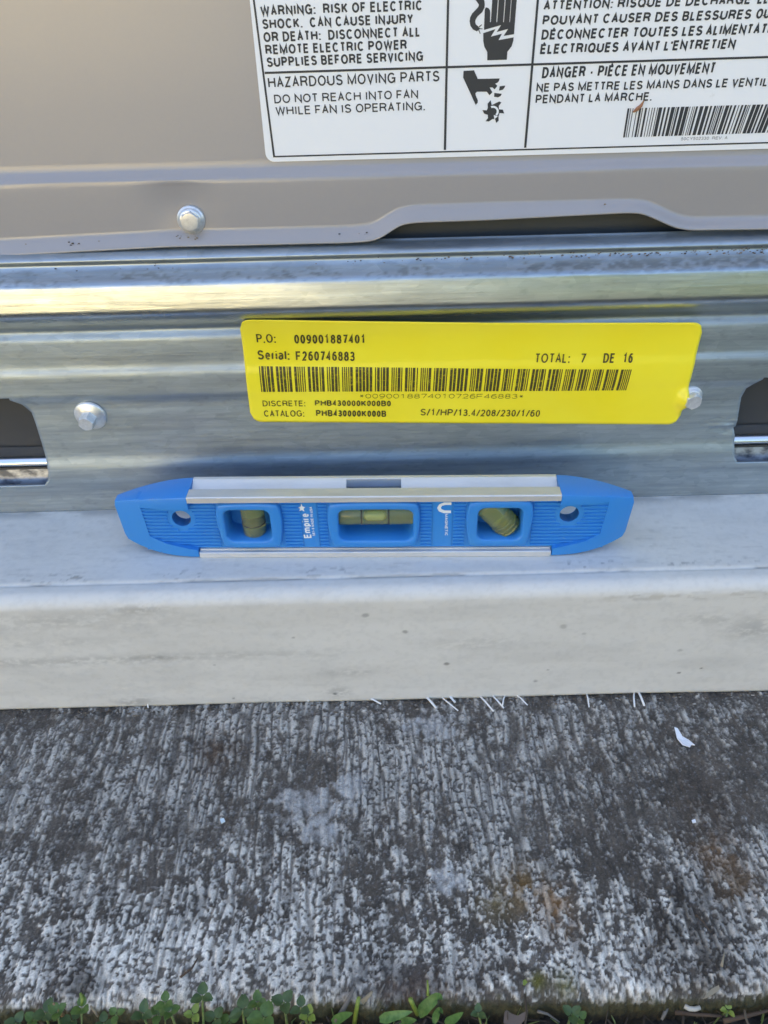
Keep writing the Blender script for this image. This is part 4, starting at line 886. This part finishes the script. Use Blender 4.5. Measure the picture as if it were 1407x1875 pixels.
stalk([(985, 1852), (1003, 1857), (1025, 1872)], -76, -80, .6, M_TWIG, 'twig', 'thin arched stalk right of the dry leaf', 'twig')
stalk([(330, 1790), (352, 1773), (362, 1755)], -69, -68.6, .5, M_BROWN, 'twig', 'thin curved dark stalk lying on the left of the slab', 'twig')
stalk([(1275, 1675), (1290, 1690), (1302, 1708)], -69, -68.6, .3, M_BROWN, 'pine_needle', 'fine dark needle lying on the right of the slab', 'needle')
stalk([(117, 1862), (108, 1850), (98, 1838)], -74, -64, .7, flat('reddish_stem', (.26, .16, .08), .6), 'weed_stem', 'reddish upright stem among the left clovers', 'stem')
stalk([(188, 1872), (176, 1855), (166, 1843)], -80, -68, .7, M_STRAW, 'weed_stem', 'pale bent stem right of the third clover', 'stem')
stalk([(150, 1840), (151, 1830), (147, 1819)], -66, -63, .8, L_YEL, 'weed_stem', 'pale yellow bud tip over the third clover', 'stem')
def flake(px_pts, z, th, mat, name, label, cat, curl=.0):
    pts = [atz(px, py, z) for px, py in px_pts]; c_ = np.mean(pts, 0); n = len(pts); V = []
    for zz in (0, th): V += [(x-c_[0], y-c_[1], zz+curl*((x-c_[0])**2+(y-c_[1])**2)) for x, y in pts]
    V += [(0, 0, 0), (0, 0, th)]
    Fc = [(k, 2*n, (k+1) % n) for k in range(n)]+[(n+k, n+(k+1) % n, 2*n+1) for k in range(n)]+[(k, (k+1) % n, n+(k+1) % n, n+k) for k in range(n)]
    o = mesh(name, V, Fc, mat); o.location = (c_[0]*MM, c_[1]*MM, z*MM); return tag(o, label, cat)
flake([(1234, 1337), (1240, 1338), (1250, 1350), (1262, 1357), (1272, 1368), (1266, 1366), (1263, 1371), (1250, 1366), (1240, 1354)], -69.2, .5, M_PAINTCHIP, 'paint_chip', 'white paint flake lying on the dark concrete at right', 'paint flake', .04)
flake([(1316, 1806), (1318, 1813), (1306, 1822), (1295, 1828), (1287, 1831), (1293, 1822), (1303, 1812)], -68.4, .5, M_STRAW, 'husk', 'pale pointed husk hanging over the right slab edge', 'husk', .02)
flake([(922, 1876), (924, 1856), (928, 1852), (938, 1858), (950, 1862), (962, 1856), (967, 1852), (964, 1866), (955, 1876), (940, 1880)], -74, .5, flat('dead_leaf', (.15, .11, .085), .8), 'dry_leaf', 'brown lobed dry leaf on the soil at bottom centre', 'leaf', .03)
flake([(566, 1502), (572, 1500), (574, 1506), (568, 1509)], -68.9, .5, M_PAINTCHIP, 'paint_chip', 'tiny white chip near the middle of the slab, left of the pale patch', 'paint flake') if False else None
flake([(403, 1501), (410, 1499), (413, 1505), (406, 1509)], -68.9, .5, flat('bluish_chip', (.6, .7, .75), .5), 'paint_chip', 'tiny bluish white chip on the left of the slab', 'paint flake')
flake([(1267, 1503), (1273, 1501), (1275, 1507), (1269, 1508)], -68.9, .5, M_PAINTCHIP, 'paint_chip', 'tiny white chip on dark concrete below the larger flake', 'paint flake')
flake([(958, 1804), (958, 1797), (962, 1795), (966, 1800), (962, 1805)], -68.6, .6, L_YEL, 'moss_tuft', 'yellow green moss tuft near the slab front', 'moss')
sx, sz = at(1170, 196, 4+PO)
V, Fc = tube_data([(-1.9, 0, -1.6), (-.6, -.5, -.5), (.6, -.5, .6), (1.6, 0, 2.3)], [.25, .75, .65, .2], 8)
sd_ = mesh('seed_husk', V, Fc, flat('seed_brown', (.33, .15, .07), .6), None, True); sd_.location = (sx*MM, -(4.2+PO)*MM, sz*MM); tag(sd_, 'small brown seed husk stuck on the white warning label', 'seed')
parts = []
for k in range(1100):
    x = rnd.uniform(-260, 260); y = rnd.uniform(-256, -209); z = rnd.uniform(-88, -79) if k < 850 else rnd.uniform(-82, -73); L_ = rnd.uniform(3, 14); a = rnd.uniform(0, 6.28)
    e = np.array([math.cos(a)*L_, math.sin(a)*L_, rnd.uniform(-2.5, 3)]); r_ = rnd.uniform(.15, .5)
    parts.append(tube_data([(x, y, z), np.array([x, y, z])+e*.5+np.array([rnd.uniform(-1, 1), rnd.uniform(-1, 1), rnd.uniform(0, 1.2)]), np.array([x, y, z])+e], r_, 4))
t = NT('litter'); t.set(Base_Color=t.ramp(t.noise(60, 2), [(.35, (.02, .015, .01)), (.55, (.07, .05, .032)), (.75, (.2, .16, .11))]), Roughness=.85)
lt = many('plant_litter', parts, t.m); tag(lt, 'dark broken stalks and straw bits on the soil', None, None, 'stuff')

parts = []
for k in range(420):
    x = rnd.uniform(-240, 240); y = -76.2-abs(rnd.gauss(0, 2.6)); parts.append(crumb(x, y, -69.7, rnd.uniform(.2, .75), rnd))
for k in range(260):
    x = rnd.uniform(-240, 240); y = rnd.uniform(-206, -80); parts.append(crumb(x, y, -69.5, rnd.uniform(.15, .5), rnd))
t = NT('grit'); t.set(Base_Color=t.ramp(t.noise(260, 2), [(.4, (.05, .042, .035)), (.55, (.14, .11, .08)), (.7, (.45, .44, .42))]), Roughness=.9)
tag(many('grit', parts, t.m), 'grains of grit and dirt lying on the slab', None, None, 'stuff')
parts = []
for k in range(150):
    x = rnd.choice([rnd.uniform(-230, 0), rnd.uniform(-230, 60), rnd.uniform(-230, 230)]); y = rnd.uniform(-222, -210); h_ = rnd.uniform(5, 16)
    lean = np.array([rnd.uniform(-5, 5), rnd.uniform(-2, 4)]); parts.append(tube_data([(x, y, -88), (x+lean[0]*.3, y+lean[1]*.2, -88+h_*.6), (x+lean[0], y+lean[1], -88+h_)], [.35, .3, .12], 4))
tag(many('fine_weeds', parts, L_STEM), 'thin green and pale stems sprouting before the slab', None, None, 'stuff')
